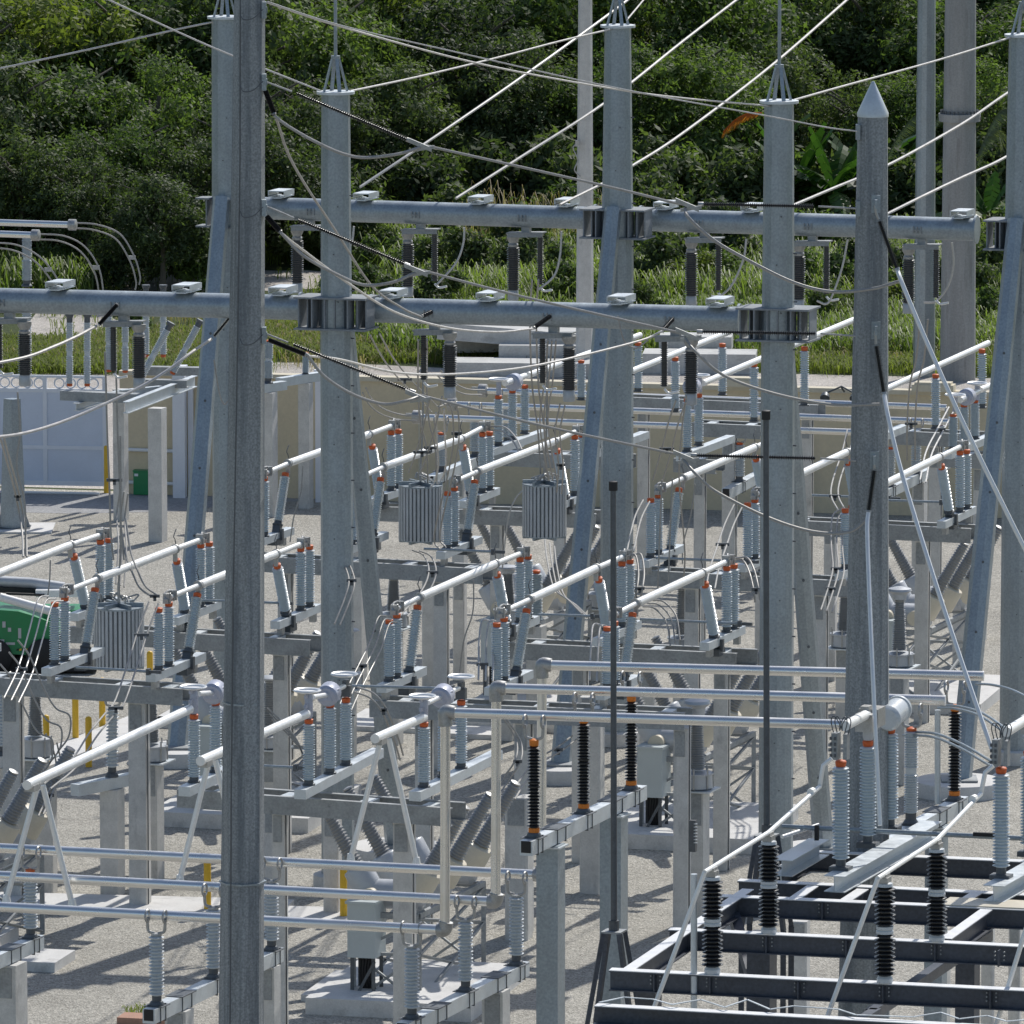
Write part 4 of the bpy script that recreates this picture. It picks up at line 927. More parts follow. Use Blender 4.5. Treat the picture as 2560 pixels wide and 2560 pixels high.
# ---------------------------------------------------------------- far left tall switch group
r = thing('tall_switch_stand', P((393, 1353), 0), 'tall switch on grey crossbeams and concrete columns in front of the gate', 'disconnect switch')
hF = 3.75
A, B = P((155, 976), hF), P((345, 984), hF); MB().beam(A, B, .3, .24, 'C').build('crossbeam', 'galvd', r)
A2, B2 = P((250, 935), hF + .05), P((490, 925), hF + .05); MB().beam(P((345, 915), hF + .05), P((500, 918), hF + .05), .3, .22, 'C').beam(P((345, 947), hF + .05), P((470, 950), hF + .05), .3, .2, 'C').build('crossbeam', 'galvd', r)
MB().beam(P(tS(1215, 945), hF - .02), P(tS(1880, 690), hF - .02), .16, .3, 'I').beam(P((190, 1008), hF - .25), P((300, 975), hF - .25), .16, .2, 'I').beam(P((300, 975), hF - .02), P(tS(1550, 790), hF - .02), .16, .22, 'I').build('side_beam', 'galvl', r)
for px, rb, rt in ((174, 966, 784), (218, 966, 784), (272, 930, 772), (313, 932, 775), (365, 893, 712), (408, 893, 712)):
    b = P((px, rb), hF); t = PY((px, rt), b.y); q = place('two', t, b, r, .85)
for a, b in (((428, 806), (345, 958)), ((502, 800), (430, 935))):
    bb = P(b, hF + .05); place('two', PY(a, bb.y), bb, r, .85)
for px, row, w in ((395, 1353, .36), (303, 1300, .3)):
    c = P((px, row), 0); H = hF - .3; MB().box(c + UP * (H / 2 - .02), XD * w / 2, YD * w / 2, UP * (H / 2 + .02)).build('concrete_column', 'conc', r)
sp = P((33, 1322), 0)
r = thing('bus_post', sp, 'tapered grey steel post on a base plate before the gate at far left', 'post')
MB().lathe([(.34, .02), (.22, 3.4)], sp, seg=4, smooth=False).build('tapered_column', 'galv', r)
MB().box(sp + UP * .02, RT * .45, Vector((0, .4, 0)), UP * .03).build('base_plate', 'iron', r)
for s in (-1, 1): MB().beam(sp + RT * s * .4 + UP * .05, sp + RT * s * .2 + UP * .6, .03, .1, drop=False).build('gusset', 'galvd', r)
MB().box(sp - UP * .02 + RT * .1, RT * .95, Vector((0, .9, 0)), UP * .06).build('foundation', 'pad', r)
sb = thing('bus_post', PY((67, 716), 206), 'grey post insulator under the arched bus tubes at the upper left', 'insulator')
place('two', PY((67, 716), 206), PY((67, 588), 206), sb, 1.1); place('two', PY((67, 900), 206), PY((67, 720), 206), sb, 1.1)
for pa, pb, lab in (((-70, 554), (180, 562), 'arched bus tube highest at the upper left, with cables curving down'), ((-70, 582), (88, 588), 'lower arched bus tube at the upper left, with cables curving down')):
    A, B = P(pa, HU), P(pb, HU); rr = thing('bus_tube', B, lab, 'bus tube', 'bus tubes at the upper left')
    MB().tube([A, B], .085, 16).build('tube', 'alu', rr); MB().lathe([(.1, -.1), (.15, -.08), (.15, .1), (.1, .12)], B, axis=XD, seg=10).build('end_clamp', 'hard', rr)
for o, pts, lab in ((0, [(190, 557), (245, 562), (300, 585), (335, 640), (350, 690), (348, 712)], 'outer arching cable pair at the upper left'), (0, [(97, 585), (160, 590), (210, 615), (245, 665), (257, 720), (256, 760)], 'middle arching cable pair at the upper left'), (0, [(-20, 606), (40, 612), (90, 635), (125, 670), (148, 712), (150, 770)], 'lowest arching cable pair at the upper left')):
    Y = P((pts[0][0], pts[0][1]), HU).y
    r = thing('cable_pair', PY(pts[0], Y), lab, 'cable', 'arching cables')
    for dz in (0, 1):
        MB().tube(smooth([PY((x - dz * 10, y + dz * 13), Y) for x, y in pts]), .022, 8).build('conductor', 'cabled', r)
    MB().box(PY((pts[3][0] - 5, pts[3][1] + 4), Y), RT * .09, Vector((0, .03, 0)), UP * .05).build('spacer', 'hard', r)
stand('light grey support with a double insulator between the dark pole and the front left tower', 672, 850, 958, 1290, 'two', .36, True, False)
stand('light insulator stand partly hidden by the front left tower, beside the wall', 765, 880, 935, 1270, 'switch', .3, True, False)
# ================================================================== CIRCUIT BREAKERS
def pad(pix, lx, ly, h, label, name='concrete_pad', ang=-14, grp='concrete pads and slabs on the gravel', m='pad'):
    c = P(pix, 0); a = R_(ang); ax = Vector((math.cos(a), math.sin(a), 0)); ay = Vector((-math.sin(a), math.cos(a), 0))
    q = MB().box(c + UP * (h / 2 - .03), ax * lx / 2, ay * ly / 2, UP * (h / 2 + .03)); o = q.build(name, m); tag(o, label, 'slab', grp); return c
def breaker(px, row, label, cab=-1, only=None, tankm='tankg', zc=2.0, poles=3, lean=1.0):
    b = P((px, row), 0); r = thing('circuit_breaker', b, label, 'circuit breaker', 'dead tank circuit breakers')
    X, Y = XD, YD
    sp = 1.35
    for i in range(poles):
        c = b + Y * (i - (poles - 1) / 2) * sp + UP * zc
        MB().lathe([(0, -.62), (.2, -.60), (.27, -.52), (.27, .52), (.2, .6), (0, .62)], c, axis=X, seg=24).build('tank', tankm, r)
        for s in (-1, 1):
            ax = (X * s * .56 * lean + UP * 1.0).normalized(); base = c + X * s * .42
            MB().lathe([(.19, .02), (.27, .03), (.27, .50), (.25, .53), (.12, .56)], base, axis=ax, seg=24).build('current_transformer', 'cream' if s > 0 else 'tankg', r)
            place('bushing', base + ax * .5, base + ax * 1.95, r)
            q = base - X * s * .1 - UP * .02 - Y * .27
            if i == 0: MB().lathe([(0, -.14), (.15, -.13), (.17, -.12), (.17, .1), (0, .1)], q, axis=-Y, seg=24).build('end_cover', 'cream', r)
    # lattice stand
    m = MB(); d = sp * (poles - 1) / 2 + .35; w = .62
    for sx in (-1, 1):
        for sy in (-1, 1): m.beam(b + X * sx * w + Y * sy * d, b + X * sx * w + Y * sy * d + UP * (zc - .3), .09, .09, 'L')
        m.beam(b + X * sx * w - Y * d + UP * (zc - .26), b + X * sx * w + Y * d + UP * (zc - .26), .09, .1, 'C')
        for z0, z1 in ((.1, zc * .5), (zc * .5, zc - .35)):
            m.beam(b + X * sx * w - Y * d + UP * z0, b + X * sx * w + Y * d + UP * z1, .05, .05, 'L'); m.beam(b + X * sx * w + Y * d + UP * z0, b + X * sx * w - Y * d + UP * z1, .05, .05, 'L')
    for sy in (-1, 1):
        m.beam(b - X * w + Y * sy * d + UP * (zc - .28), b + X * w + Y * sy * d + UP * (zc - .28), .09, .1, 'C'); m.beam(b - X * w + Y * sy * d + UP * zc * .5, b + X * w + Y * sy * d + UP * zc * .5, .06, .06, 'L')
        m.beam(b - X * w + Y * sy * d + UP * .1, b + X * w + Y * sy * d + UP * (zc * .5), .05, .05, 'L'); m.beam(b + X * w + Y * sy * d + UP * .1, b - X * w + Y * sy * d + UP * (zc * .5), .05, .05, 'L')
        m.beam(b - X * w + Y * sy * d + UP * zc * .5, b + X * w + Y * sy * d + UP * (zc - .35), .05, .05, 'L')
    m.build('lattice_stand', 'galvd', r)
    if cab:
        cc = b + X * cab * .35 - Y * 1.75
        MB().box(cc + UP * 1.42, X * .26, Y * .28, UP * .5).box(cc + UP * 1.94, X * .29, Y * .32, UP * .025).build('control_cabinet', 'cab', r)
        m = MB()
        for sx in (-1, 1):
            for sy in (-1, 1): m.beam(cc + X * sx * .2 + Y * sy * .2, cc + X * sx * .2 + Y * sy * .2 + UP * .92, .07, .07, 'L')
        m.beam(cc - X * .2 - Y * .2 + UP * .1, cc + X * .2 - Y * .2 + UP * .85, .05, .05); m.build('cabinet_leg', 'iron', r)
        m = MB()
        for i in range(5): m.tube(smooth([cc + X * (i * .06 - .12) + UP * .92, cc + X * (i * .05 - .12) + UP * .5, cc + X * (i * .07 - .05) + Y * .1 + UP * .05]), .03, 8)
        m.build('conduit', 'black', r)
    return r
pad((1040, 2492), 3.1, 4.0, .3, 'concrete pad under the breaker at the bottom centre')
pad((868, 2475), 1.1, 2.4, .12, 'white flat slab left of the bottom centre breaker pad')
breaker(1048, 2470, 'circuit breaker at the bottom centre behind the lower bus tubes')
pad((1745, 2082), 3.3, 4.2, .3, 'concrete pad under the breaker in the middle right')
pad((1590, 2050), 1.3, 3.0, .12, 'white flat slab left of the middle right breaker pad')
breaker(1745, 2066, 'circuit breaker behind the upper bus tubes left of the front right tower')
pad((2320, 1745), 3.2, 4.2, .25, 'concrete pad under the breaker behind the pointed pole')
breaker(2305, 1735, 'circuit breaker between the pointed pole and the rear right tower leg', cab=-1)
pad((1345, 1790), 3.2, 4.2, .25, 'concrete pad under the breaker in the middle of the yard')
breaker(1345, 1735, 'circuit breaker in the middle of the yard below the second and third line traps', cab=-1, zc=2.2)
pad((640, 2030), 3.4, 4.2, .3, 'concrete pad under the breaker behind the big dark pole')
breaker(640, 2012, 'circuit breaker behind the big dark pole', cab=-1)
pad((-190, 2390), 2.6, 3.6, .3, 'concrete pad under the breaker at the left edge')
breaker(-62, 2372, 'circuit breaker cut by the left edge of the picture', cab=0)
pad((180, 1880), .95, 9.0, .1, 'long pale trench cover running away beside the yellow bollards', ang=-20)
pad((560, 1760), 1.6, 7, .1, 'pale trench cover seen behind the ringed post left of the big dark pole', ang=-14)
pad((300, 2268), 6.6, 1.5, .1, 'pale trench cover crossing under the lower bus tubes at left', ang=-8)
pad((820, 2298), 1.9, 1.5, .1, 'pale trench cover crossing just right of the big dark pole', ang=-8)
pad((1000, 1808), 2.2, 2.4, .1, 'pale trench cover behind the ringed posts in the centre')
pad((1240, 1830), 2.2, 2.0, .1, 'pale trench cover beside the riser pipes')
pad((105, 2412), .9, 1.3, .18, 'small concrete block pad near the left edge')
pad((1300, 1840), .6, .6, .3, 'small concrete block beside the riser pipes')
pad((362, 2556), .9, .5, .12, 'terracotta block lying on the gravel at the bottom left', m='brick', name='terracotta_block')
# extra concrete columns
def col(px, row_top, row_base, w, lab, cm='conc'):
    b = P((px, row_base), 0); h = PY((px, row_top), b.y).z
    return post(b, h, w / ppm(b.y), lab, m=cm, ang=-14)
col(683, 2010, 2330, 38, 'concrete column seen just right of the big dark pole at lower left')
col(832, 2020, 2290, 40, 'concrete column in front of the breaker at the bottom centre, left side')
col(1297, 1990, 2345, 60, 'concrete column behind the steel box column with the black insulators')
col(1480, 1740, 2230, 54, 'concrete column behind the raised bus support')
col(118, 1975, 2230, 44, 'concrete column in the left group behind the transformer')
col(1620, 1660, 1885, 38, 'concrete column behind the line of centre switches')
col(2075, 1300, 1700, 30, 'concrete column seen between the front right tower and the pointed pole')
col(2400, 1440, 1660, 34, 'thin concrete column beside the rear right tower leg')
col(1075, 1420, 1720, 34, 'concrete column behind the centre insulators left of the middle')

for px, row, w_, lab in ((1150, 1700, 30, 'concrete column below the second line trap'), (1560, 1700, 34, 'concrete column behind the centre switch ends'), (1905, 1640, 32, 'concrete column just left of the front right tower'), (2130, 1590, 30, 'concrete column just left of the pointed pole'), (2450, 1600, 30, 'concrete column behind the rear right tower leg'), (585, 1650, 36, 'concrete column right behind the big dark pole')):
    col(px, 1330 if row < 1660 else 1440, row, w_, lab)
for px, row, lab in ((1500, 1700, 'voltage transformer behind the slim dark mast'), (2110, 1800, 'voltage transformer left of the pointed pole'), (870, 1900, 'voltage transformer between the front left tower and its leg')):
    ctrans(lab, px, row - 330, row - 310, row - 220, row - 180, row, 34)
# ================================================================== GREEN LIFT
def P2(x, y, Y): return PY(tR(x, y), Y)
Yl = 181.5
r = thing('boom_lift', P((30, 1700), 0), 'green boom lift parked behind the first switches at the left edge', 'lift')
m = MB(); prof = [(-160, 735), (0, 715), (175, 728), (300, 765), (480, 830), (490, 1160), (300, 1150), (-160, 1130)]
vs = [P2(x, y, Yl) for x, y in prof] + [P2(x, y, Yl) + Vector((.15, 1.7, 0)) for x, y in prof]; n = len(prof)
m.add(vs, [tuple(range(n))[::-1], tuple(range(n, 2 * n))] + [(i, (i + 1) % n, n + (i + 1) % n, n + i) for i in range(n)]); m.build('hull', 'green', r)
MB().tube([P2(-200, 430, Yl + 1), P2(300, 455, Yl + 1), P2(620, 500, Yl + 1)], .13, 12).build('boom', 'tankg', r)
MB().beam(P2(-200, 480, Yl + .9), P2(520, 520, Yl + .9), .2, .12).beam(P2(60, 545, Yl + .6), P2(430, 560, Yl + .6), .1, .05).build('boom_underside', 'black', r)
MB().tube([P2(0, 590, Yl - .1), P2(250, 660, Yl - .1), P2(760, 800, Yl - .1)], .1, 10).build('jib_arm', 'white', r)
MB().box(P2(660, 735, Yl + .8), RT * .55, Vector((0, .5, 0)), UP * .12).build('platform_deck', 'green', r)
MB().box(P2(560, 540, Yl + .9), RT * .5, Vector((0, .3, 0)), UP * .08).build('boom_head', 'white', r)
MB().box(P2(150, 1200, Yl + .8), RT * 1.9, Vector((0, .7, 0)), UP * .16).build('chassis', 'black', r)
for x in (-60, 430):
    for q in (0, 1.5): MB().lathe([(0, -.16), (.3, -.16), (.42, -.1), (.42, .1), (.3, .16), (0, .16)], Vector((P2(x, 1200, Yl).x, Yl + q, .42)), axis=Vector((0, 1, 0)), seg=24).build('wheel', 'black', r)
m = MB()
for x, y, w, h in ((38, 855, 16, 30), (92, 905, 16, 20), (190, 940, 15, 50), (20, 1020, 22, 22), (100, 1040, 45, 12), (360, 1135, 50, 14), (470, 1135, 16, 20)):
    m.box(P2(x, y, Yl - .012), RT * w * s2 / ppm(Yl), Vector((0, .004, 0)), UP * h * s2 / ppm(Yl))
m.build('decal', 'tankg', r)
for i in range(12):
    MB().box(P2(170 + i * 28, 1098, Yl - .012), (RT * .7 + UP * .3) * .035, Vector((0, .004, 0)), UP * .022).build('hazard_stripe', 'yel' if i % 2 else 'black', r)
# ================================================================== DARK FRAME, BOTTOM RIGHT
hD = 6.0
fr_ = thing('equipment_frame', P((2100, 2960), 0), 'large dark blue grey steel beam frame at the bottom right', 'steel frame')
def ib(a, b, h=hD, w=.2, hh=.3, top=True, nm='frame_beam'):
    A, B = P(a, h), P(b, h); d = (B - A).normalized()
    MB().beam(A - UP * .012, B - UP * .012, w, hh, 'I', .018).build(nm, 'navy', fr_)
    MB().beam(A, B, w * 1.01, .012).build('sunlit_flange_top', 'white', fr_)  # white strip puts the sunlit brightness of the dark flange into its colour
    return A, B
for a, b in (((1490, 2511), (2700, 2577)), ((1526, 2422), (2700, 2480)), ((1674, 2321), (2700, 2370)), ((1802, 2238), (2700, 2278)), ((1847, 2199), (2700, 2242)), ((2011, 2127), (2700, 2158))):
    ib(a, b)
MB().beam(P((1482, 2560), 5.75), P((2700, 2622), 5.75), .25, .34).build('lower_beam', 'navy', fr_)
e = -.004
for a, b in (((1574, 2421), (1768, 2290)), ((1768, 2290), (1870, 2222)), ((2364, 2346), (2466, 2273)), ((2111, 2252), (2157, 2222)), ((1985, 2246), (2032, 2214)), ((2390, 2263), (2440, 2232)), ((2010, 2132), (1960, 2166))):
    A, B = P(a, hD + e), P(b, hD + e); MB().beam(A - UP * .016, B - UP * .016, .19, .29, 'I', .018).build('cross_beam', 'navy', fr_); MB().beam(A, B, .19, .012).build('sunlit_flange_top', 'white', fr_)  # same white strip on the cross beams, sun brightness set by colour
MB().box(P((2480, 2258), hD + .012), XD * .75, YD * .32, UP * .008).build('walk_plate', 'cream', fr_)
for a, b in (((2177, 2523), (2470, 2325)), ((2060, 2600), (2190, 2520)), ((2376, 2345), (2540, 2262))):
    MB().beam(P(a, hD - .5), P(b, hD - .5), .16, .16).build('lower_brace', 'navy', fr_)
for px_, row_ in ((1780, 2434), (1920, 2333), (2212, 2457), (2342, 2353), (1640, 2428), (2120, 2343), (2060, 2250), (2500, 2368), (2480, 2470), (2000, 2446)):
    c = P((px_, row_), hD); MB().box(c - UP * .16 - YD * .05, XD * .008, YD * .05, UP * .125).build('web_stiffener', 'navy', fr_)
    q = MB()
    for i in (-1, 1):
        for z_ in (.07, .13, .19): q.lathe([(.014, 0), (.014, .02)], c - UP * z_ + XD * i * .07 - YD * .012, axis=-YD, seg=6)
    q.build('bolt', 'galvd', fr_)
m = MB()
pts = [(1498, 2505), (1560, 2492), (1632, 2497), (1680, 2510), (1752, 2498), (1812, 2517), (1868, 2498), (1925, 2522), (1984, 2514), (2096, 2522), (2140, 2536), (2283, 2541), (2352, 2530), (2398, 2546), (2468, 2538), (2516, 2552), (2600, 2546)]
for a, b in zip(pts, pts[1:]): m.beam(P(a, hD + .06), P(b, hD + .06), .03, .012)
m.build('lacing', 'galvl', fr_)
for px, row, w in ((1905, 2330, .36), (1622, 2440, .3), (2420, 2320, .3)):
    c = P((px, row), hD - .32); MB().box(Vector((c.x, c.y, c.z / 2)), XD * w / 2, YD * w / 2, UP * c.z / 2).build('frame_column', 'navy', fr_)
for a, b, h0 in (((1900, 2230), (1926, 2330), .0), ((1835, 2290), (1890, 2480), 0)):
    A, B = P(a, hD - .3), PY(b, P(a, hD).y); MB().beam(A, B, .16, .16, drop=False).build('knee_brace', 'navy', fr_)
for px, row, rt, w, lab in ((2342, 2880, 2330, 56, 'concrete column under the dark frame below its right black insulator'), (2466, 2860, 2300, 30, 'slim concrete column under the dark frame near the right edge'), (2534, 2840, 2290, 30, 'slim concrete column under the dark frame at the right edge'),
                        (1998, 2600, 2300, 46, 'concrete column under the dark frame right of the second slim mast')):
    col(px, rt, row, w, lab)
# light phase channels on top
for a, b, nm in (((2086, 2190), (2255, 2095), 'a'), ((2255, 2095), (2330, 2052), 'a'), ((2484, 2214), (2640, 2126), 'b'), ((1955, 2150), (2048, 2097), 'c')):
    A, B = P(a, hD + .27), P(b, hD + .27); MB().beam(A, B, .34, .26, 'I', .014).build('phase_channel', 'galvl', fr_)
MB().tube([P((1955, 2066), hD + .5), P((2640, 2100), hD + .5)], .04, 12).build('drive_pipe', 'galv', fr_)
MB().tube([P((1955, 2092), hD + .45), P((2046, 2062), hD + .45)], .03, 10).build('drive_link', 'aluw', fr_)
MB().box(P((2460, 2086), hD + .55), XD * .17, YD * .03, UP * .03).box(P((2042, 2082), hD + .45), XD * .03, YD * .03, UP * .12).build('drive_bearing', 'black', fr_)
GB_ = 'black post insulators on the dark frame'
def bpost(px, rb, rt, lab):
    b = P((px, rb), hD); t = PY((px, rt), b.y); r = thing('post_insulator_stack', b, lab, 'insulator', GB_); place('blackpost', b, t, r)
    MB().box(t - UP * .02, XD * .07, YD * .1, UP * .04).box(t + UP * .04, XD * .05, YD * .1, UP * .03).build('top_clamp', 'hard', r); return t
k1 = bpost(1781, 2434, 2180, 'big black ribbed insulator farthest left on the dark frame')
k2 = bpost(1922, 2333, 2092, 'big black ribbed insulator just right of the second slim mast')
k3 = bpost(2212, 2457, 2196, 'big black ribbed insulator in the middle of the dark frame, nearest the camera')
k4 = bpost(2342, 2353, 2111, 'big black ribbed insulator farthest right on the dark frame')
def rod(p, label):
    o = MB().tube([x for x in p], .036, 12).build('rigid_conductor', 'aluw'); tag(o, label, 'conductor rod', 'rigid conductor rods'); return o
for a, b, bend, low, lab in ((k1, k2, [(2049, 1967), (2058, 1914), (2080, 1896)], (1616, 2570), 'white conductor rod over the two left black insulators'), (k3, k4, [(2452, 1985), (2463, 1931), (2483, 1914)], (2056, 2575), 'white conductor rod over the two right black insulators')):
    a = a + UP * .07; b = b + UP * .07; v = (b - a).normalized()
    q = PL(a, b); s = a - v * .45; D = s.y
    e0 = q(bend[0]); pts = [s, a, b, e0]
    f = [PY(p, e0.y) for p in bend[1:]]
    o = MB().tube(pts[:1] + [a, b, e0] + f, .036, 12).tube([s + v * .02, PY(low, D)], .036, 12).lathe([(.06, -.08), (.06, .08)], e0 - v * .5, axis=v, seg=8).build('rigid_conductor', 'aluw'); tag(o, lab, 'conductor rod', 'rigid conductor rods')
o = MB().tube([PY((2575, 2290), 115), PY((2485, 2580), 115)], .036, 12).build('rigid_conductor', 'aluw'); tag(o, 'white conductor rod sloping down at the bottom right corner', 'conductor rod', 'rigid conductor rods')
def nearswitch(label, A0, tip, ins, hous):
    h = hD + .28; A = P(A0, h); pl = PL(A, A + YD); v = YD; x = v.cross(UP)
    r = thing('disconnect_switch', A, label, 'disconnect switch', 'near switches on the dark frame')
    for px, rb, rt in ins:
        b = P((px, rb), h); place('tall', b, PY((px, rt), b.y), r); MB().box(b - UP * .0, x * .16, v * .12, UP * .04).build('foot_plate', 'iron', r)
    t = PY((ins[0][0], ins[0][2]), A.y)
    m = MB()
    m.box(t + UP * .22 + x * -.08, x * .05, v * .09, UP * .21).box(t + UP * .22 + x * .09, x * .03, v * .08, UP * .2); m.build('contact_block', 'galvd', r)
    m = MB()
    for i in range(4):
        for s in (-1, 1): m.box(t + UP * (.08 + i * .09) - x * .1 - v * .1 + x * s * .035, x * .015, v * .015, UP * .025)
    m.build('contact_finger', 'iron', r)
    for s in (-1, 1):
        for q in (0, .06): MB().tube(smooth([t + UP * .42 + x * s * (.06 + q), t + UP * .6 + x * s * (.1 + q), t + UP * .68 + x * s * (.06 + q), t + UP * .58 + x * s * (.0 + q * .5), t + UP * .46 + x * s * .02]), .009, 6).build('spring_loop', 'iron', r)
    a, b = PY(tip[0], A.y + .3), PY(tip[1], P((ins[1][0], ins[1][1]), h).y)
    MB().tube([a, b], .08, 18).build('blade_tube', 'aluw', r)
    t1 = PY((ins[1][0], ins[1][2]), b.y)
    MB().lathe([(.07, 0), (.085, .05), (.085, .16), (.11, .18), (.11, .22)], t1, seg=14).build('neck', 'tankg', r)
    MB().box(b - UP * .12, x * .14, v * .16, UP * .14).box(b + UP * .08, x * .07, v * .1, UP * .06).box(b + v * .3 - UP * .08, x * .16, v * .2, UP * .15).build('hinge_mechanism', 'hard', r)
    if hous:
        hc = PY(hous, P((ins[2][0], ins[2][1]), h).y)
        MB().lathe([(0, -.36), (.17, -.35), (.21, -.3), (.215, -.28), (.2, -.27), (.2, .25), (.22, .26), (.22, .32), (.18, .35), (0, .36)], hc, axis=v * .9 + x * -.0 + UP * .1, seg=28).build('operator_drum', 'porcg', r)
        MB().tube(smooth([hc + x * -.2 - UP * .15, hc + x * -.26 - UP * .7, hc + x * -.24 - UP * 1.4, hc + x * -.1 - UP * 1.9]), .028, 8).build('drain_hose', 'black', r)
    return r
nearswitch('near switch with a grey operator drum in front of the pointed pole', (2102, 2178), ((2112, 1815), (2166, 1786)), [(2102, 2172, 1900), (2170, 2112, 1850), (2225, 2070, 1818)], (2233, 1784))
nearswitch('near switch at the right edge with a white tube leaving the picture', (2503, 2196), ((2516, 1830), (2580, 1790)), [(2503, 2192, 1917), (2572, 2134, 1875), (2630, 2090, 1840)], None)
for (x, y), lab in (((2113, 1781), 'a'),): pass
# ================================================================== WIRES
cab = cable
def w(label, pts, r=.014, m='cable', group='overhead wires', name='overhead_wire'):
    return cable([PY((x, y), D) for x, y, D in pts], r, m, label, group, name, 'wire', 8, 8)
w('thin shield wire from the top left corner down to the front left tower', [(230, -20, 154.9), (436, 76, 154.9), (583, 140, 154.9), (826, 237, 154.9)], .018)
w('thin shield wire rising from the left edge to the rear left tower', [(-60, 184, 173), (0, 171, 173.3), (220, 124, 173.8), (436, 75, 174.1), (552, 51, 174.2)], .02)
w('thin shield wire between the tops of the front left and rear centre towers', [(875, 228, 155), (1040, 193, 161), (1228, 148, 166), (1400, 103, 169), (1527, 73, 171.7)], .02)
w('thin shield wire between the tops of the front right and rear right towers', [(1985, 250, 153.2), (2120, 212, 158), (2279, 169, 163), (2400, 134, 166), (2528, 93, 169.4)], .02)
w('shield wire from the big dark pole to the top of the front right tower', [(668, 6, 126.4), (850, 66, 130), (1188, 157, 138), (1509, 218, 145), (1696, 244, 149), (1925, 265, 152.8)], .017)
w('thin optical wire from the big dark pole to the pointed pole', [(668, 4, 126.3), (850, 63, 126.3), (1135, 129, 126.3), (1446, 200, 126.3), (1660, 243, 126.3), (1909, 288, 126.3), (2065, 318, 126.3), (2143, 328, 126.3)], .012)
for pts, lab in (([(900, 468, 172.6), (1064, 358, 174), (1300, 196, 177), (1538, 24, 181), (1590, -20, 182)], 'long sunlit line wire rising from the left of the rear beam'),
                 ([(1140, 496, 172.6), (1300, 394, 174.5), (1508, 260, 177), (1710, 101, 181), (1870, -22, 184)], 'long sunlit line wire rising behind the rear centre tower'),
                 ([(1400, 512, 172.2), (1508, 458, 173.6), (1578, 416, 174.5), (1700, 338, 176.5), (1925, 167, 181), (2140, -20, 186)], 'long sunlit line wire from the rear beam to the top edge above the pointed pole'),
                 ([(1960, 523, 171), (2080, 472, 173), (2223, 411, 175), (2400, 313, 178), (2506, 241, 180), (2600, 180, 182)], 'upper sunlit line wire crossing the flanged pole at right'),
                 ([(2190, 549, 170.6), (2300, 494, 172), (2400, 446, 173.5), (2501, 400, 175), (2600, 340, 177)], 'lower sunlit line wire crossing the flanged pole at right')):
    w(lab, pts, .03, 'cable', 'sunlit line wires')
w('thin wire rising from the top of the rear centre tower to the top edge', [(1567, 50, 172), (1607, 2, 174), (1640, -40, 175)], .018)
GS = 'black strain insulators on the line'
for a, b, Da, Db, lab in (((730, 229), (1030, 354), 126.3, 126.3, 'highest black strain insulator sloping from the big dark pole'), ((734, 545), (1024, 665), 126.3, 126.3, 'second black strain insulator sloping from the big dark pole'),
        ((720, 856), (1038, 982), 126.3, 126.3, 'lowest black strain insulator sloping from the big dark pole'), ((2046, 516), (1745, 510), 126.3, 126.3, 'highest level black strain insulator left of the pointed pole'),
        ((2051, 834), (1742, 829), 126.3, 126.3, 'second level black strain insulator left of the pointed pole'), ((2051, 1146), (1727, 1138), 126.3, 126.3, 'lowest level black strain insulator left of the pointed pole')):
    place_top('string', PY(a, Da), PY(b, Db), lab, 'insulator', GS)
for i, (pts, lab) in enumerate((([(1046, 360), (1509, 464), (1687, 507), (1722, 508)], 'highest bare conductor between the big dark pole and the pointed pole'),
        ([(1040, 672), (1300, 740), (1682, 828), (1720, 832)], 'middle bare conductor between the big dark pole and the pointed pole'),
        ([(1050, 988), (1350, 1063), (1678, 1133), (1705, 1138)], 'lowest bare conductor between the big dark pole and the pointed pole'))):
    w(lab, [(x, y, 126.3) for x, y in pts], .022, 'cabled', 'bare line conductors')
for pts, lab in (([(666, 205), (730, 229)], 'highest rod link at the big dark pole'), ([(666, 516), (700, 530), (734, 545)], 'second rod link at the big dark pole'), ([(664, 834), (720, 856)], 'lowest rod link at the big dark pole'),
        ([(2046, 516), (2140, 521)], 'highest rod link left of the pointed pole'), ([(2051, 834), (2140, 840)], 'second rod link left of the pointed pole'), ([(2051, 1146), (2140, 1152)], 'lowest rod link left of the pointed pole')):
    w(lab, [(x, y, 126.3) for x, y in pts], .016, 'hard', 'rod links', 'rod_link')
def grip(p, D, lab, dx=.1):
    c = PY(p, D); r = thing('strain_clamp', c, lab, 'clamp', 'strain clamps on the line')
    MB().box(c, (RT * 1 - UP * .42).normalized() * .2, Vector((0, .04, 0)), UP * .035).box(c - UP * .06 + RT * .06, (RT * 1 + UP * .15).normalized() * .17, Vector((0, .03, 0)), UP * .025).build('clamp_body', 'hard', r)
grip((1050, 362), 126.2, 'metal strain clamp where the highest line meets its jumper, left'); grip((1040, 675), 126.2, 'metal strain clamp on the second line, left'); grip((1042, 990), 126.2, 'metal strain clamp on the lowest line, left')
grip((1718, 512), 126.2, 'metal strain clamp on the highest line near the front right tower'); grip((1718, 836), 126.2, 'metal strain clamp on the second line near the front right tower'); grip((1712, 1142), 126.2, 'metal strain clamp on the lowest line near the front right tower')
J = 'drooping jumper cables'
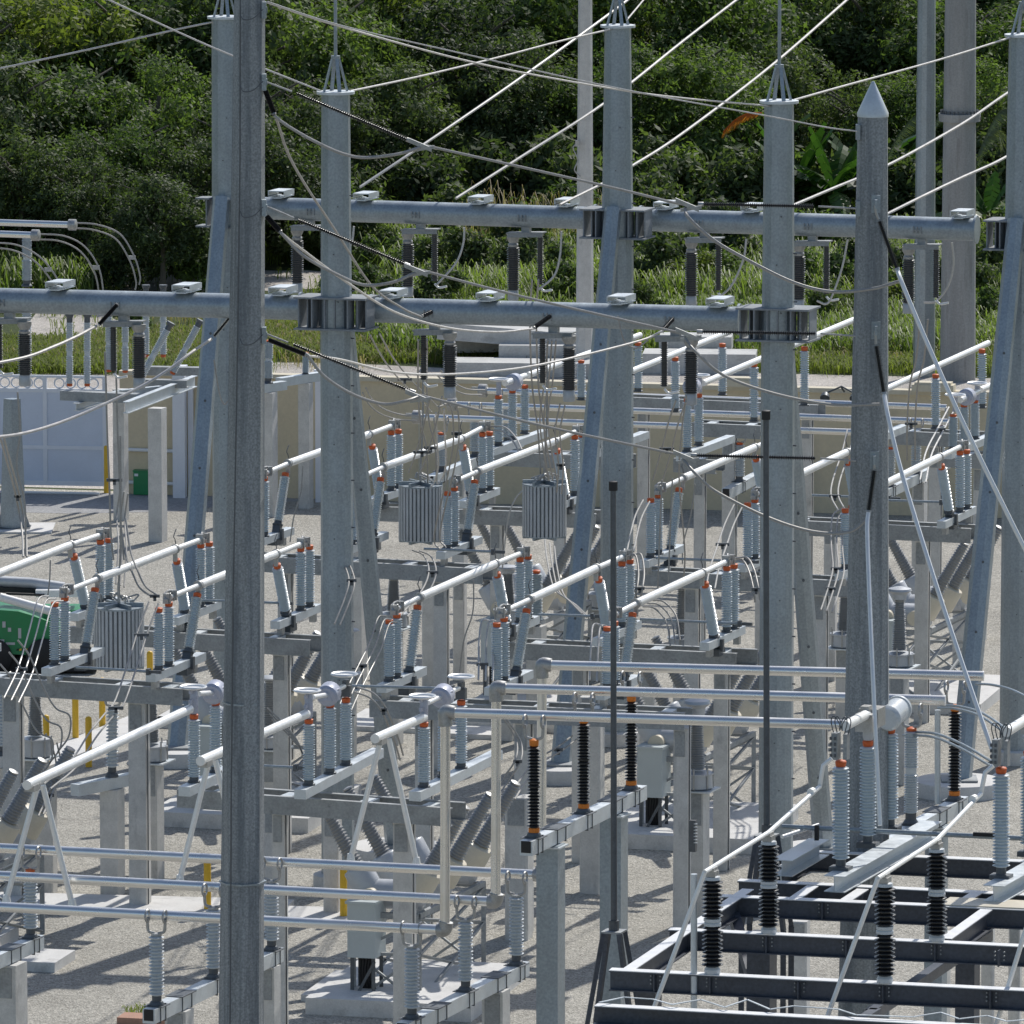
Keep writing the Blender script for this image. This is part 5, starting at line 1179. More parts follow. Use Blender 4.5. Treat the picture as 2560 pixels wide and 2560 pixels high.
for pts, lab in (([(685, 289, 126), (721, 316, 126), (790, 355, 126), (859, 385, 126), (917, 394, 126), (1000, 384, 126), (1056, 366, 126.2)], 'highest drooping jumper just right of the big dark pole'),
        ([(703, 583, 126), (760, 640, 126), (840, 685, 126), (908, 712, 126), (980, 706, 126), (1042, 680, 126.2)], 'second drooping jumper right of the big dark pole'),
        ([(770, 890, 126), (810, 940, 126), (880, 985, 126), (958, 1010, 126), (1015, 1002, 126), (1050, 990, 126.2)], 'third drooping jumper over the front left tower'),
        ([(1712, 520, 126.2), (1722, 545, 126), (1780, 597, 126), (1847, 638, 126), (1976, 703, 126), (2078, 729, 126), (2180, 722, 126), (2248, 703, 126)], 'highest drooping jumper left of the pointed pole'),
        ([(1712, 845, 126.2), (1740, 880, 126), (1811, 939, 126), (1936, 984, 126), (2078, 1011, 126), (2199, 1010, 126)], 'middle drooping jumper left of the pointed pole'),
        ([(1706, 1148, 126.2), (1740, 1185, 126), (1789, 1228, 126), (1914, 1291, 126), (2029, 1328, 126), (2120, 1330, 126), (2166, 1300, 126)], 'lowest drooping jumper left of the pointed pole')):
    w(lab, pts, .026, 'cabled', J, 'jumper_cable')
w('long thin cable from the big dark pole down to the front beam', [(690, 295, 126), (735, 414, 131), (846, 588, 142), (930, 715, 149), (1005, 770, 152), (1052, 792, 153.4)], .022, 'cabled', J, 'jumper_cable')
w('long cable sagging from the big dark pole to the middle of the front beam', [(703, 583, 126), (750, 620, 128), (859, 700, 134), (984, 779, 142), (1117, 819, 148), (1240, 830, 151), (1331, 822, 153)], .022, 'cable', J, 'jumper_cable')
w('long cable sagging to the right end of the front beam', [(770, 890, 126), (850, 899, 130), (983, 930, 137), (1117, 936, 143), (1295, 921, 148), (1450, 890, 150), (1602, 851, 152), (1655, 828, 152.4)], .022, 'cable', J, 'jumper_cable')
w('pale cable from the front beam sagging to the left edge, upper one', [(241, 815, 156), (190, 842, 155), (129, 869, 154), (60, 894, 153), (-60, 917, 152)], .03, 'cable', J, 'jumper_cable')
w('pale cable sagging across the gate to the left edge', [(528, 848, 156), (480, 880, 155), (420, 925, 154.5), (336, 975, 154), (181, 1045, 153), (60, 1083, 152), (-60, 1098, 151)], .03, 'cable', J, 'jumper_cable')
for a, b, Da, Db, lab in (((663, 225), (686, 286), 126.2, 126, 'short dark insulator hanging at the big dark pole, highest'), ((666, 540), (702, 580), 126.2, 126, 'short dark insulator hanging at the big dark pole, second'), ((668, 848), (768, 888), 126.2, 126, 'short dark insulator at the big dark pole, lowest'),
        ((2197, 548), (2243, 675), 126.1, 126, 'black polymer insulator leaning on the pointed pole, highest'), ((2190, 860), (2210, 985), 126.1, 126, 'black polymer insulator leaning on the pointed pole, middle'), ((2186, 1172), (2171, 1280), 126.1, 126, 'black polymer insulator hanging on the pointed pole, lowest'),
        ((296, 758), (247, 812), 155.9, 156, 'dark strain insulator on the front beam in front of the gate'), ((575, 793), (534, 842), 156, 156, 'dark strain insulator on the front beam just left of the big dark pole'),
        ((1078, 780), (1054, 791), 154.2, 153.5, 'dark strain insulator on the front beam near the front left tower'), ((1376, 790), (1334, 820), 153.8, 153.1, 'dark strain insulator at the middle of the front beam'), ((1682, 798), (1654, 828), 153.4, 152.5, 'dark strain insulator at the right end of the front beam')):
    place_top('string', PY(a, Da), PY(b, Db), lab, 'insulator', 'short dark strain insulators', 1.35 if 'polymer' in lab else 1.0)
for pts, lab in (([(2188, 512), (2190, 530), (2197, 548)], 'highest link on the face of the pointed pole'), ([(2188, 828), (2189, 845), (2190, 860)], 'middle link on the face of the pointed pole'), ([(2186, 1150), (2186, 1172)], 'lowest link on the face of the pointed pole')):
    w(lab, [(x, y, 126.1) for x, y in pts], .022, 'hard', 'rod links', 'rod_link')
w('bright sunlit cable from the pointed pole to the right edge of the picture', [(2243, 675, 126), (2260, 720, 125.8), (2319, 860, 125.5), (2412, 1066, 125), (2560, 1368, 124.6), (2640, 1520, 124.4)], .036, 'aluw', 'bright cables from the pointed pole', 'down_lead')
w('bright sunlit cable from the pointed pole down to the right near switch', [(2210, 985, 126), (2222, 1050, 125.7), (2256, 1188, 125.3), (2330, 1430, 124.4), (2412, 1678, 123.6), (2482, 1880, 122.8)], .036, 'aluw', 'bright cables from the pointed pole', 'down_lead')
w('bright sunlit cable running straight down the face of the pointed pole', [(2171, 1280, 126), (2168, 1330, 125.8), (2174, 1500, 125.2), (2183, 1710, 124.5), (2200, 2064, 123.8)], .036, 'aluw', 'bright cables from the pointed pole', 'down_lead')
# double down-leads around the traps and the switches
def pair(label, pts, off=(16, 3), r=.02, m='cabled', sp=(), group='paired down lead cables', n=2):
    c = PY((pts[0][0], pts[0][1]), pts[0][2]); q = thing('cable_pair', c, label, 'cable', group)
    for i in range(n): MB().tube(smooth([PY((x + off[0] * i, y + off[1] * i), D) for x, y, D in pts]), r, 8).build('conductor', m, q)
    for k in sp:
        x, y, D = pts[k]; MB().box(PY((x + off[0] / 2, y + off[1] / 2), D), RT * (abs(off[0]) / ppm(D) * .62 + .03), Vector((0, .03, 0)), UP * .03).box(PY((x + off[0] / 2, y + off[1] / 2 + 6), D), RT * .03, Vector((0, .03, 0)), UP * .05).build('spacer', 'iron', q)
    return q
pair('paired cables down past the gate post to the far left concrete column', [(262, 880, 157), (265, 960, 157), (268, 1080, 157), (273, 1200, 157), (277, 1330, 157), (284, 1400, 157)], (26, 0), sp=(3,))
pair('paired cables curling down into the first line trap', [(300, 1300, 157.5), (312, 1380, 157), (330, 1430, 156.6), (350, 1470, 156.4), (380, 1492, 156.2)], (14, -4), sp=(4,))
pair('paired cables hanging at the tapered post at the far left', [(0, 1092, 152), (16, 1150, 156), (40, 1240, 160), (55, 1330, 160), (58, 1392, 158)], (9, 0), sp=(2,))
pair('looping cable pair right of the tapered post at the far left', [(44, 980, 158), (50, 1080, 158), (42, 1165, 158), (62, 1260, 158), (64, 1390, 158)], (2, 0), n=1)
pair('pale paired rods falling from the left switch past the green lift', [(122, 1490, 152.5), (95, 1500, 152.3), (72, 1580, 151.5), (45, 1670, 150), (10, 1745, 148)], (18, 6), .016, 'cable', sp=(3,), n=3)
pair('paired rods falling in front of the first line trap', [(372, 1505, 152.3), (342, 1585, 151.6), (322, 1650, 150.8), (292, 1740, 149.5), (278, 1768, 149)], (24, 4), .018, 'cabled', sp=(1, 4))
pair('paired cables from the lower left spacer down to the left', [(270, 1775, 149), (225, 1830, 147), (175, 1905, 145), (110, 1960, 142)], (16, 12), .018, 'cabled')
pair('tangled cables above the far left voltage transformer', [(0, 1660, 150), (30, 1700, 150), (65, 1780, 150), (95, 1830, 150), (130, 1850, 150), (128, 1900, 150), (100, 1940, 150)], (22, -30), .018, 'cabled', n=3)
pair('paired jumpers falling left of the nearest centre switch', [(965, 1540, 150.8), (945, 1545, 150.7), (925, 1605, 150), (898, 1660, 149), (868, 1720, 148), (850, 1760, 147)], (14, 8), .015, 'cabled', sp=(3,), n=3)
pair('pale jumper loop between the first two centre switches', [(1232, 1555, 151), (1206, 1552, 151), (1198, 1600, 150.8), (1197, 1660, 150.4), (1196, 1700, 150.1)], (18, 2), .02, 'cable', sp=(3,), n=3)
pair('pale jumper loop beside the slim dark mast', [(1508, 1566, 151), (1484, 1562, 151), (1478, 1610, 150.6), (1474, 1700, 150)], (18, 4), .02, 'cable', n=2)
pair('paired jumpers arching right of the centre switch end', [(1838, 1395, 158), (1868, 1395, 158), (1885, 1425, 157.5), (1896, 1470, 157), (1900, 1500, 157)], (-12, 6), .02, 'cabled', sp=(3,))
pair('paired jumpers arching down from the switch end behind the centre tower', [(1580, 1390, 158), (1602, 1386, 158), (1610, 1430, 157.5), (1606, 1470, 157), (1600, 1500, 157)], (-14, 2), .02, 'cabled', sp=(3,))
pair('paired cables from the far right switch down to the centre switch', [(1835, 1262, 166), (1812, 1310, 165), (1795, 1360, 163), (1775, 1420, 160), (1765, 1470, 158)], (22, 2), .018, 'cabled', sp=(2,))
pair('paired cables falling past the rear centre tower', [(1608, 1250, 166), (1588, 1290, 165), (1575, 1340, 163), (1568, 1375, 161)], (16, 4), .018, 'cabled')
pair('paired down leads left of the pointed pole', [(2118, 1075, 176), (2105, 1130, 175), (2082, 1200, 172), (2078, 1240, 170), (2095, 1275, 168)], (18, 0), .018, 'cabled', sp=(1, 3))
pair('triple down leads curling to the switch left of the pointed pole', [(2110, 1270, 167), (2082, 1290, 166.5), (2078, 1360, 165), (2082, 1420, 164), (2070, 1470, 163), (2052, 1525, 162)], (14, 3), .018, 'cabled', sp=(3, 4), n=3)
pair('paired down leads right of the pointed pole', [(2300, 800, 170), (2290, 900, 171), (2275, 960, 172), (2268, 1060, 173), (2268, 1150, 174)], (20, -2), .02, 'cabled', sp=(3,))
pair('paired cables slanting left of the far ringed posts at the right', [(2372, 1018, 187), (2345, 1070, 185), (2315, 1130, 182), (2300, 1200, 178)], (14, 6), .02, 'cable', sp=(1,))
pair('paired down leads above the third line trap', [(1330, 700, 153), (1325, 800, 160), (1330, 960, 168), (1345, 1080, 171), (1352, 1200, 171.6)], (16, 0), .02, 'cabled')
pair('paired down leads from the front beam at the second line trap', [(1046, 850, 154), (1045, 960, 160), (1050, 1050, 166), (1066, 1120, 170), (1070, 1210, 172)], (22, -1), .02, 'cabled', sp=(3,))
pair('pale down lead looping behind the second line trap', [(1110, 1022, 157), (1112, 1090, 158), (1116, 1150, 159), (1108, 1190, 160), (1095, 1210, 160)], (-20, 10), .018, 'cable')
pair('paired cables sloping from the front left tower to the far bus ends', [(925, 838, 170), (960, 900, 176), (1000, 950, 183), (1040, 990, 190), (1080, 1030, 194)], (24, -4), .018, 'cabled', sp=(2,))
pair('paired arching cables at the left end of the lowest far bus tube', [(1050, 1040, 194), (1000, 1036, 194), (955, 1020, 193), (928, 995, 192), (915, 970, 191)], (-8, 12), .02, 'cabled')
pair('paired arching cables at the left end of the highest far bus tube', [(1212, 975, 199), (1165, 972, 198.5), (1125, 950, 198), (1100, 925, 197.5)], (-8, 12), .02, 'cabled')
pair('paired jumpers from a far switch end arching over the third line trap', [(1228, 1066, 178), (1262, 1068, 177), (1290, 1095, 176), (1305, 1125, 175)], (-6, 10), .02, 'cabled', sp=(3,))
pair('thin cable dropping from the second line trap leads to the ground', [(1320, 1214, 172), (1290, 1245, 172), (1272, 1290, 172), (1262, 1360, 172), (1256, 1420, 172)], (0, 0), .018, 'cable', n=1)
pair('thin ground cable hanging under the nearest centre blade', [(1184, 1450, 155), (1182, 1530, 155), (1160, 1600, 155), (1148, 1690, 155)], (0, 0), .015, 'cabled', n=1)
pair('thin hanging cable under the blade behind the big dark pole', [(757, 1165, 170), (752, 1230, 170), (735, 1290, 170), (725, 1355, 170)], (0, 0), .015, 'cabled', n=1)
pair('thin hanging cable under the blade right of the rear centre tower', [(1738, 1210, 171), (1726, 1290, 171), (1708, 1360, 171), (1706, 1410, 171)], (0, 0), .015, 'cabled', n=1)
pair('thin hanging cable under the leftmost blade', [(126, 1400, 155), (124, 1450, 155), (118, 1500, 155)], (0, 0), .015, 'cabled', n=1)
pair('curved paired cables at the ringed post behind the riser pipes', [(885, 1730, 140), (925, 1745, 140), (955, 1780, 140), (985, 1850, 140.5), (1000, 1900, 141)], (8, -12), .018, 'cabled', sp=(2,))
pair('paired cables sloping into the bottom centre breaker from the riser pipes', [(1255, 1790, 146), (1290, 1850, 146), (1288, 1900, 145.5), (1255, 1950, 145.5), (1222, 2010, 145)], (12, 6), .018, 'cabled', sp=(2,))
pair('paired cables sagging from the raised black insulators to the breaker', [(1430, 1840, 150), (1390, 1870, 149), (1340, 1900, 148), (1300, 1950, 147), (1275, 1990, 146)], (12, 8), .018, 'cabled', sp=(1,))
pair('pale cable arc from the upper bus end to the right near switch', [(2258, 1838, 129), (2330, 1842, 128), (2400, 1870, 126), (2460, 1905, 124), (2478, 1915, 122.8)], (8, -8), .022, 'galv')
pair('pale cable arc from the middle upper bus tube to the right edge', [(2345, 1770, 131), (2390, 1772, 130), (2450, 1790, 128), (2510, 1830, 126)], (8, -6), .022, 'galv')
pair('single pale cable arc from the farthest upper bus tube to the right edge', [(2440, 1710, 132), (2480, 1712, 131), (2530, 1725, 130), (2580, 1750, 129)], (0, 0), .022, 'galv', n=1)

for i, (pts, off, nn_, lab) in enumerate((
    ([(1075, 992, 154), (1060, 1060, 156), (1040, 1130, 158), (1022, 1180, 160)], (30, 0), 2, 'paired leads from the left front beam insulator down beside the second line trap'),
    ([(1110, 1010, 154), (1140, 1010, 155), (1148, 1080, 156), (1138, 1160, 158), (1100, 1330, 160), (1115, 1370, 160)], (-14, 6), 2, 'long looping leads in front of the second line trap'),
    ([(1400, 1010, 153.5), (1388, 1080, 156), (1396, 1160, 160), (1392, 1230, 164)], (12, 4), 2, 'paired leads from the middle front beam insulator to the third line trap'),
    ([(1370, 850, 153.5), (1362, 950, 156), (1350, 1060, 160), (1372, 1200, 168)], (10, 0), 3, 'bundle of thin leads from the front beam over the third line trap'),
    ([(1690, 1000, 153), (1670, 1060, 156), (1655, 1120, 160), (1632, 1200, 165)], (24, 4), 2, 'paired leads from the right front beam insulator down to a far switch'),
    ([(1716, 990, 153), (1704, 1080, 154), (1698, 1200, 155), (1712, 1380, 157), (1706, 1470, 158)], (0, 0), 1, 'long single lead right of the rear centre tower'),
    ([(1655, 1200, 157), (1650, 1320, 157), (1644, 1480, 157)], (26, -4), 2, 'paired leads hanging onto the centre switch blade'),
    ([(1030, 1375, 160), (1060, 1390, 160), (1072, 1430, 159), (1052, 1480, 158), (1000, 1540, 156)], (18, 2), 2, 'paired leads sloping under the second line trap'),
    ([(1455, 1535, 158), (1420, 1500, 159), (1385, 1470, 160), (1368, 1400, 162), (1362, 1350, 165)], (12, 8), 3, 'bundle of curved leads under the third line trap'),
    ([(1630, 1500, 157), (1660, 1505, 157), (1690, 1540, 156.5), (1700, 1600, 156)], (-12, 8), 3, 'triple arching leads right of the slim dark mast top'),
    ([(1545, 790, 153), (1560, 850, 153), (1590, 870, 153), (1620, 850, 153)], (0, 0), 1, 'short looping lead under the front beam by the rear centre tower'),
    ([(300, 1225, 160), (292, 1290, 160), (296, 1360, 159), (290, 1460, 158)], (10, 4), 3, 'bundle of thin leads falling to the first line trap'),
    ([(130, 1860, 150), (140, 1920, 150), (118, 1990, 149), (96, 2040, 148)], (12, -4), 2, 'dark leads falling below the far left voltage transformer'),
    ([(668, 1770, 150), (700, 1800, 150), (742, 1850, 150), (760, 1900, 150)], (6, 14), 3, 'curved leads right of the big dark pole into the breaker'),
    ([(836, 1560, 153), (860, 1500, 153.5), (872, 1450, 154), (856, 1400, 155)], (14, 2), 2, 'dark paired leads between the front left tower and its leg'),
    ([(535, 900, 157), (548, 980, 157), (560, 1010, 157), (572, 1000, 157)], (0, 0), 1, 'hooked lead hanging between the leaning leg and the big dark pole'))):
    pair(lab, pts, off, .017, 'cabled', sp=(2,) if nn_ == 2 else (), n=nn_)
for pts, lab in (([(885, 566), (878, 610), (850, 655), (800, 690)], 'pale jumper curving under the rear beam behind the front left tower'), ([(1161, 568), (1158, 610), (1139, 659), (1090, 714)], 'pale jumper curving under the rear beam, left one'), ([(1404, 578), (1400, 640), (1385, 690), (1345, 725)], 'pale jumper curving under the rear beam by the slim concrete pole'),
        ([(1866, 597), (1858, 650), (1830, 712), (1800, 740), (1778, 740)], 'pale jumper curving under the rear beam left of the front right tower'), ([(2119, 600), (2105, 670), (2080, 740), (2065, 760), (2042, 752)], 'pale jumper curving under the rear beam left of the pointed pole'), ([(2380, 606), (2384, 660), (2370, 715), (2340, 753), (2310, 757)], 'pale jumper curving under the rear beam at its right end')):
    w(lab, [(x, y, 171.4) for x, y in pts], .024, 'cable', J, 'jumper_cable')
for x, y, yy, D, lab in ((1735, 2185, 2600, 116, 'slim galvanised pipe standing left of the first black insulator'), (2344, 1775, 2010, 131, 'slim vertical pipe under the end of the middle upper bus tube')):
    o = MB().tube([PY((x, y), D), PY((x, yy), D)], .05, 12).build('vertical_pipe', 'galvl'); tag(o, lab, 'pipe', 'slim vertical pipes')
# operating pipes between phases
for a, b, h, lab in (((1060, 1372), (1250, 1380), 4.9, 'thin drive pipe between the far switches by the second line trap'), ((1640, 1395), (1885, 1405), 4.9, 'thin drive pipe along the far right switches'), ((1345, 1536), (1500, 1541), 5.0, 'thin drive pipe between the centre switches'),
        ((1600, 1548), (1868, 1560), 5.0, 'thin drive pipe ending in a dark coupling left of the front right tower'), ((190, 1668), (390, 1680), 4.85, 'thin drive pipe along the near ends of the left switches'), ((480, 1500), (720, 1508), 5.0, 'thin drive pipe between the left switches'),
        ((600, 1912), (760, 1920), 5.0, 'thin drive pipe behind the ringed post right of the big dark pole'), ((880, 1715), (1150, 1722), 5.6, 'thin rod above the ringed posts in the centre'), ((2030, 1238), (2240, 1246), 4.9, 'thin rod behind the pointed pole'), ((2200, 1250), (2370, 1256), 4.9, 'thin rod right of the pointed pole')):
    A, B = P(a, h), P(b, h); r = thing('drive_pipe', (A + B) / 2, lab, 'pipe', 'thin drive pipes'); MB().tube([A, B], .028, 10).build('pipe', 'galv', r); MB().box(B, XD * .1, YD * .03, UP * .03).box(B - XD * .15, XD * .03, YD * .06, UP * .06).build('coupling', 'iron', r)
# ================================================================== VEGETATION
def quads(name, Cn, A, B, m):
    """leaf quads: centre, half axes (numpy n x 3)"""
    n = len(Cn); v = np.empty((n, 4, 3), np.float32)
    v[:, 0] = Cn - A; v[:, 1] = Cn - B * .9 + A * .1; v[:, 2] = Cn + A; v[:, 3] = Cn + B * .9 + A * .1
    me = bpy.data.meshes.new(name); me.vertices.add(n * 4); me.vertices.foreach_set('co', v.ravel())
    me.loops.add(n * 4); me.loops.foreach_set('vertex_index', np.arange(n * 4, dtype=np.int32))
    me.polygons.add(n); me.polygons.foreach_set('loop_start', np.arange(0, n * 4, 4, dtype=np.int32))
    me.update(calc_edges=True); me.materials.append(M[m]); return me
def unit(v): return v / (np.linalg.norm(v, axis=1, keepdims=True) + 1e-9)
def crown(seed, R, H, lobes, clumps, leaves, size, m, z0=.25):
    g = np.random.default_rng(seed); cs = []; out = []
    c = g.normal(size=(lobes, 3)); c = unit(c) * (g.random((lobes, 1)) ** .4); c[:, 2] = np.abs(c[:, 2]) * 1.2 - .25
    c = c * np.array([R, R, H * .46]) * .9 + np.array([0, 0, H * .5]); rad = g.uniform(.15, .32, lobes) * R
    cen, nor = [], []
    for i in range(lobes):
        d = unit(g.normal(size=(clumps, 3)) + np.array([0, 0, .35])); p = c[i] + d * rad[i] * g.uniform(.72, 1.05, (clumps, 1)) * np.array([1, 1, .85])
        cen.append(p); nor.append(d)
    cen = np.concatenate(cen); nor = np.concatenate(nor)
    k = cen[:, 2] > z0; cen, nor = cen[k], nor[k]
    C_ = np.repeat(cen, leaves, 0); Nn = np.repeat(nor, leaves, 0); n = len(C_)
    C_ = C_ + g.normal(size=(n, 3)) * size * 1.25
    nn = unit(Nn * .9 + g.normal(size=(n, 3)) * .45 + np.array([0, 0, .35]))
    a = unit(np.cross(nn, g.normal(size=(n, 3)))); b = np.cross(nn, a); s = g.uniform(.6, 1.25, (n, 1)) * size
    a = a * s; b = b * s * .48; a[:, 2] -= .25 * s[:, 0]
    return quads('crown', C_, a, b, m)
def trunk_mesh(seed, H, R):
    rnd = random.Random(seed); m = MB(); top = Vector((rnd.uniform(-.3, .3), rnd.uniform(-.3, .3), H * .75))
    m.tube(smooth([Vector((0, 0, -.1)), Vector((.1, 0, H * .3)), top]), .2, 10, r2=.07)
    for i in range(6):
        a = rnd.uniform(0, 6.28); s = Vector((.1, 0, H * .3)).lerp(top, rnd.uniform(.1, .8)); e = Vector((math.cos(a) * R * .65, math.sin(a) * R * .65, s.z + H * .25))
        m.tube(smooth([s, s.lerp(e, .5) + UP * .3, e]), .08, 7, r2=.03)
    me = m.mesh('trunk'); me.materials.append(M['trunk']); return me
kinds = [('leaf', 3.3, 7.0, 52, 34, 10, .105), ('leafd', 3.2, 7.0, 50, 34, 10, .10), ('leaf', 3.0, 7.0, 46, 36, 10, .095), ('leafd', 3.4, 7.0, 54, 32, 10, .115), ('leafy', 3.0, 7.0, 50, 34, 10, .10)]
crowns = [crown(100 + i, R, H, l, c, q, s, m, .4) for i, (m, R, H, l, c, q, s) in enumerate(kinds)]
trunks = [trunk_mesh(50 + i, 7.0, 3) for i in range(3)]
words = ['leafy green', 'dark green', 'fine leaved green', 'broad dark', 'yellow green']
weeds = 1
marks = [(120, 'at the left edge'), (330, 'above the gate'), (520, 'left of the rear left tower'), (720, 'behind the big dark pole'), (950, 'right of the front left tower'), (1180, 'left of the slim concrete pole'), (1400, 'behind the slim concrete pole'), (1620, 'behind the rear centre tower'),
         (1850, 'left of the front right tower top'), (2080, 'behind the front right tower top'), (2300, 'behind the pointed pole'), (2500, 'behind the flanged pole'), (9999, 'at the right edge')]
def tree(px, Y, h, k, rot, row):
    b = PY((px, 600), Y); b.z = 0; s = h / 7.0
    where = next(t for x, t in marks if px < x)
    r = thing('tree', b, f'{words[k]} tree {where}, {row}', 'tree', 'trees of the wood behind the yard')
    r.rotation_euler = (0, 0, rot)
    for nm, me in (('trunk', trunks[k % 3]), ('crown', crowns[k])):
        o = bpy.data.objects.new(nm, me); C.objects.link(o); o.parent = r; o.scale = (s * random.uniform(.95, 1.15), s * random.uniform(.95, 1.15), s)
rnd = random.Random(11)
rowsT = [('in the first row', [(60, 262, 5.2, 1), (300, 264, 6.0, 0), (470, 263, 5.6, 1), (640, 266, 5.6, 3), (200, 260, 4.6, 1), (420, 259, 4.2, 3), (1000, 279, 6.6, 3), (1300, 281, 7.2, 1), (820, 276, 6.0, 1), (1150, 284, 8.2, 1), (1500, 283, 7.2, 2), (1700, 284, 6.6, 0), (1900, 288, 7.0, 1), (2130, 286, 5.0, 1), (2330, 284, 5.6, 0), (2500, 282, 6.2, 2), (2650, 280, 6.5, 1)]),
         ('in the second row', [(-20, 268, 7.2, 3), (170, 269, 7.6, 0), (400, 270, 7.8, 2), (600, 271, 7.2, 1), (800, 283, 8.2, 0), (1060, 290, 10.2, 4), (1290, 291, 10.6, 0), (1500, 292, 9.4, 4), (1720, 292, 9.0, 0), (1960, 296, 9.4, 2), (2160, 295, 8.6, 3), (2380, 293, 8.4, 0), (2580, 291, 8.8, 2)]),
         ('in the third row', [(-60, 277, 9.2, 1), (120, 278, 9.6, 4), (330, 279, 9.8, 0), (540, 280, 9.6, 3), (760, 293, 11, 2), (960, 300, 11, 3), (1180, 301, 11.4, 2), (1400, 302, 11.2, 0), (1620, 302, 10.8, 2), (1840, 304, 11, 0), (2060, 305, 11, 1), (2280, 303, 10.4, 0), (2480, 301, 10.6, 3), (2660, 300, 10.8, 0)]),
         ('in the back row', [(0, 290, 11.5, 0), (230, 291, 12, 2), (470, 292, 12, 1), (700, 304, 12.5, 0), (950, 312, 13, 1), (1230, 313, 13, 3), (1510, 314, 13, 1), (1790, 316, 13, 3), (2070, 316, 13, 0), (2340, 315, 13, 1), (2620, 314, 13, 2)])]
for row, L in rowsT:
    for px, Y, h, k in L: tree(px + rnd.uniform(-25, 25), Y + rnd.uniform(-1, 1), h * rnd.uniform(.94, 1.08), k, rnd.uniform(0, 6.28), row)
shrubs = [crown(300 + i, 1.3, 1.7, 9, 34, 10, .09, m, .05) for i, m in enumerate(('leafd', 'leaf', 'leafy'))]
shw = ['dark shrub', 'green shrub', 'yellow shrub']
sh_pts = [(330, 748, 1.0, 0), (405, 735, 1.3, 0), (470, 724, 1.2, 0), (200, 690, .9, 0), (180, 668, 1.3, 1), (60, 716, 1.5, 0), (130, 700, 1.6, 1), (10, 700, 1.6, 1), (545, 735, 1.1, 1), (300, 690, .9, 0), (410, 668, 1.5, 0), (520, 650, 1.4, 0), (350, 640, 1.5, 0), (640, 668, 1.3, 0), (760, 660, 1.4, 0), (870, 668, 1.2, 0), (960, 700, .9, 1), (1040, 735, 1.1, 1),
          (1130, 750, 1.3, 0), (1210, 740, 1.1, 1), (1320, 748, 1.2, 0), (1390, 780, 1.0, 1), (1640, 755, 1.4, 0), (1730, 770, 1.0, 2), (1850, 760, 1.1, 1), (2060, 770, 1.2, 1), (2170, 800, .9, 2), (2490, 740, 1.3, 0), (2540, 770, 1.4, 0), (700, 625, 1.2, 2), (760, 600, 1.3, 2), (690, 580, 1.0, 4), (330, 845, .5, 1), (560, 760, .7, 1), (165, 745, .9, 1),
          (870, 770, .9, 1), (960, 800, .8, 0), (1080, 800, 1.0, 0), (1500, 790, 1.0, 1), (1580, 820, .8, 0), (2080, 830, .9, 0), (2280, 800, 1.0, 1), (2200, 760, 1.3, 0), (2380, 790, 1.1, 0), (2520, 830, .9, 1), (1280, 700, 1.4, 0), (1520, 700, 1.5, 1), (1780, 700, 1.5, 0), (2040, 690, 1.4, 1), (1400, 650, 1.6, 1), (1660, 640, 1.6, 0), (1120, 660, 1.5, 0), (2500, 690, 1.5, 1),
          (1010, 628, 1.7, 0), (1090, 612, 1.9, 1), (1210, 616, 2.0, 0), (1300, 606, 1.9, 1), (1420, 604, 2.1, 0), (1530, 600, 1.9, 1), (1640, 596, 2.0, 0), (1760, 592, 2.0, 1), (1830, 600, 1.8, 0), (1960, 590, 1.8, 0), (2120, 596, 1.9, 1), (2220, 602, 1.8, 0), (2370, 606, 1.8, 1), (2480, 600, 2.0, 0), (900, 640, 1.7, 1), (830, 636, 1.7, 0)]
for i, (px, row, s, k) in enumerate(sh_pts):
    b = P((px, row), 0); where = next(t for x, t in marks if px < x); k = min(k, 2)
    r = thing('shrub', b, f'{shw[k]} {where.replace(" top", "")}, ' + ('on the near bank' if row > 740 else 'by the wood' if row > 630 else 'right under the trees'), 'shrub', 'shrubs below the wood'); r.rotation_euler = (0, 0, rnd.uniform(0, 6))
    o = bpy.data.objects.new('foliage', shrubs[k]); C.objects.link(o); o.parent = r; o.scale = (s, s, s)
def blades(name, label, spots, per, hgt, wid, m, seed, droop=.5, spread=.35):
    g = np.random.default_rng(seed); sp = np.array(spots); n = len(sp) * per
    base = np.repeat(sp, per, 0).astype(float); base[:, :2] += g.normal(size=(n, 2)) * spread
    a = g.uniform(0, 6.283, n); h = hgt * g.uniform(.45, 1.1, n); dr = np.stack([np.cos(a), np.sin(a), 0 * a], 1)
    lean = g.uniform(.08, .55, (n, 1)) * droop * 1.6; side = np.stack([-np.sin(a), np.cos(a), 0 * a], 1) * wid
    h1 = h[:, None]; up = np.array([0, 0, 1.])
    p0 = base; p1 = base + dr * lean * h1 * .35 + up * h1 * .6; p2 = base + dr * lean * h1 * .95 + up * h1 * (.95 - lean * .25); p3 = base + dr * lean * h1 * 1.6 + up * h1 * (.92 - lean * .9)
    v = np.stack([p0 - side * .6, p0 + side * .6, p1 + side, p1 - side, p2 + side * .8, p2 - side * .8, p3], 1).astype(np.float32)
    me = bpy.data.meshes.new(name); me.vertices.add(n * 7); me.vertices.foreach_set('co', v.ravel())
    idx = np.array([0, 1, 2, 3, 3, 2, 4, 5, 5, 4, 6]); li = (np.arange(n)[:, None] * 7 + idx[None]).ravel().astype(np.int32)
    me.loops.add(n * 11); me.loops.foreach_set('vertex_index', li); me.polygons.add(n * 3)
    st = (np.arange(n)[:, None] * 11 + np.array([0, 4, 8])[None]).ravel().astype(np.int32); me.polygons.foreach_set('loop_start', st)
    me.update(calc_edges=True); me.materials.append(M[m]); o = bpy.data.objects.new(name, me); C.objects.link(o); o['kind'] = 'stuff'; o['label'] = label; o['category'] = 'vegetation'
    return o
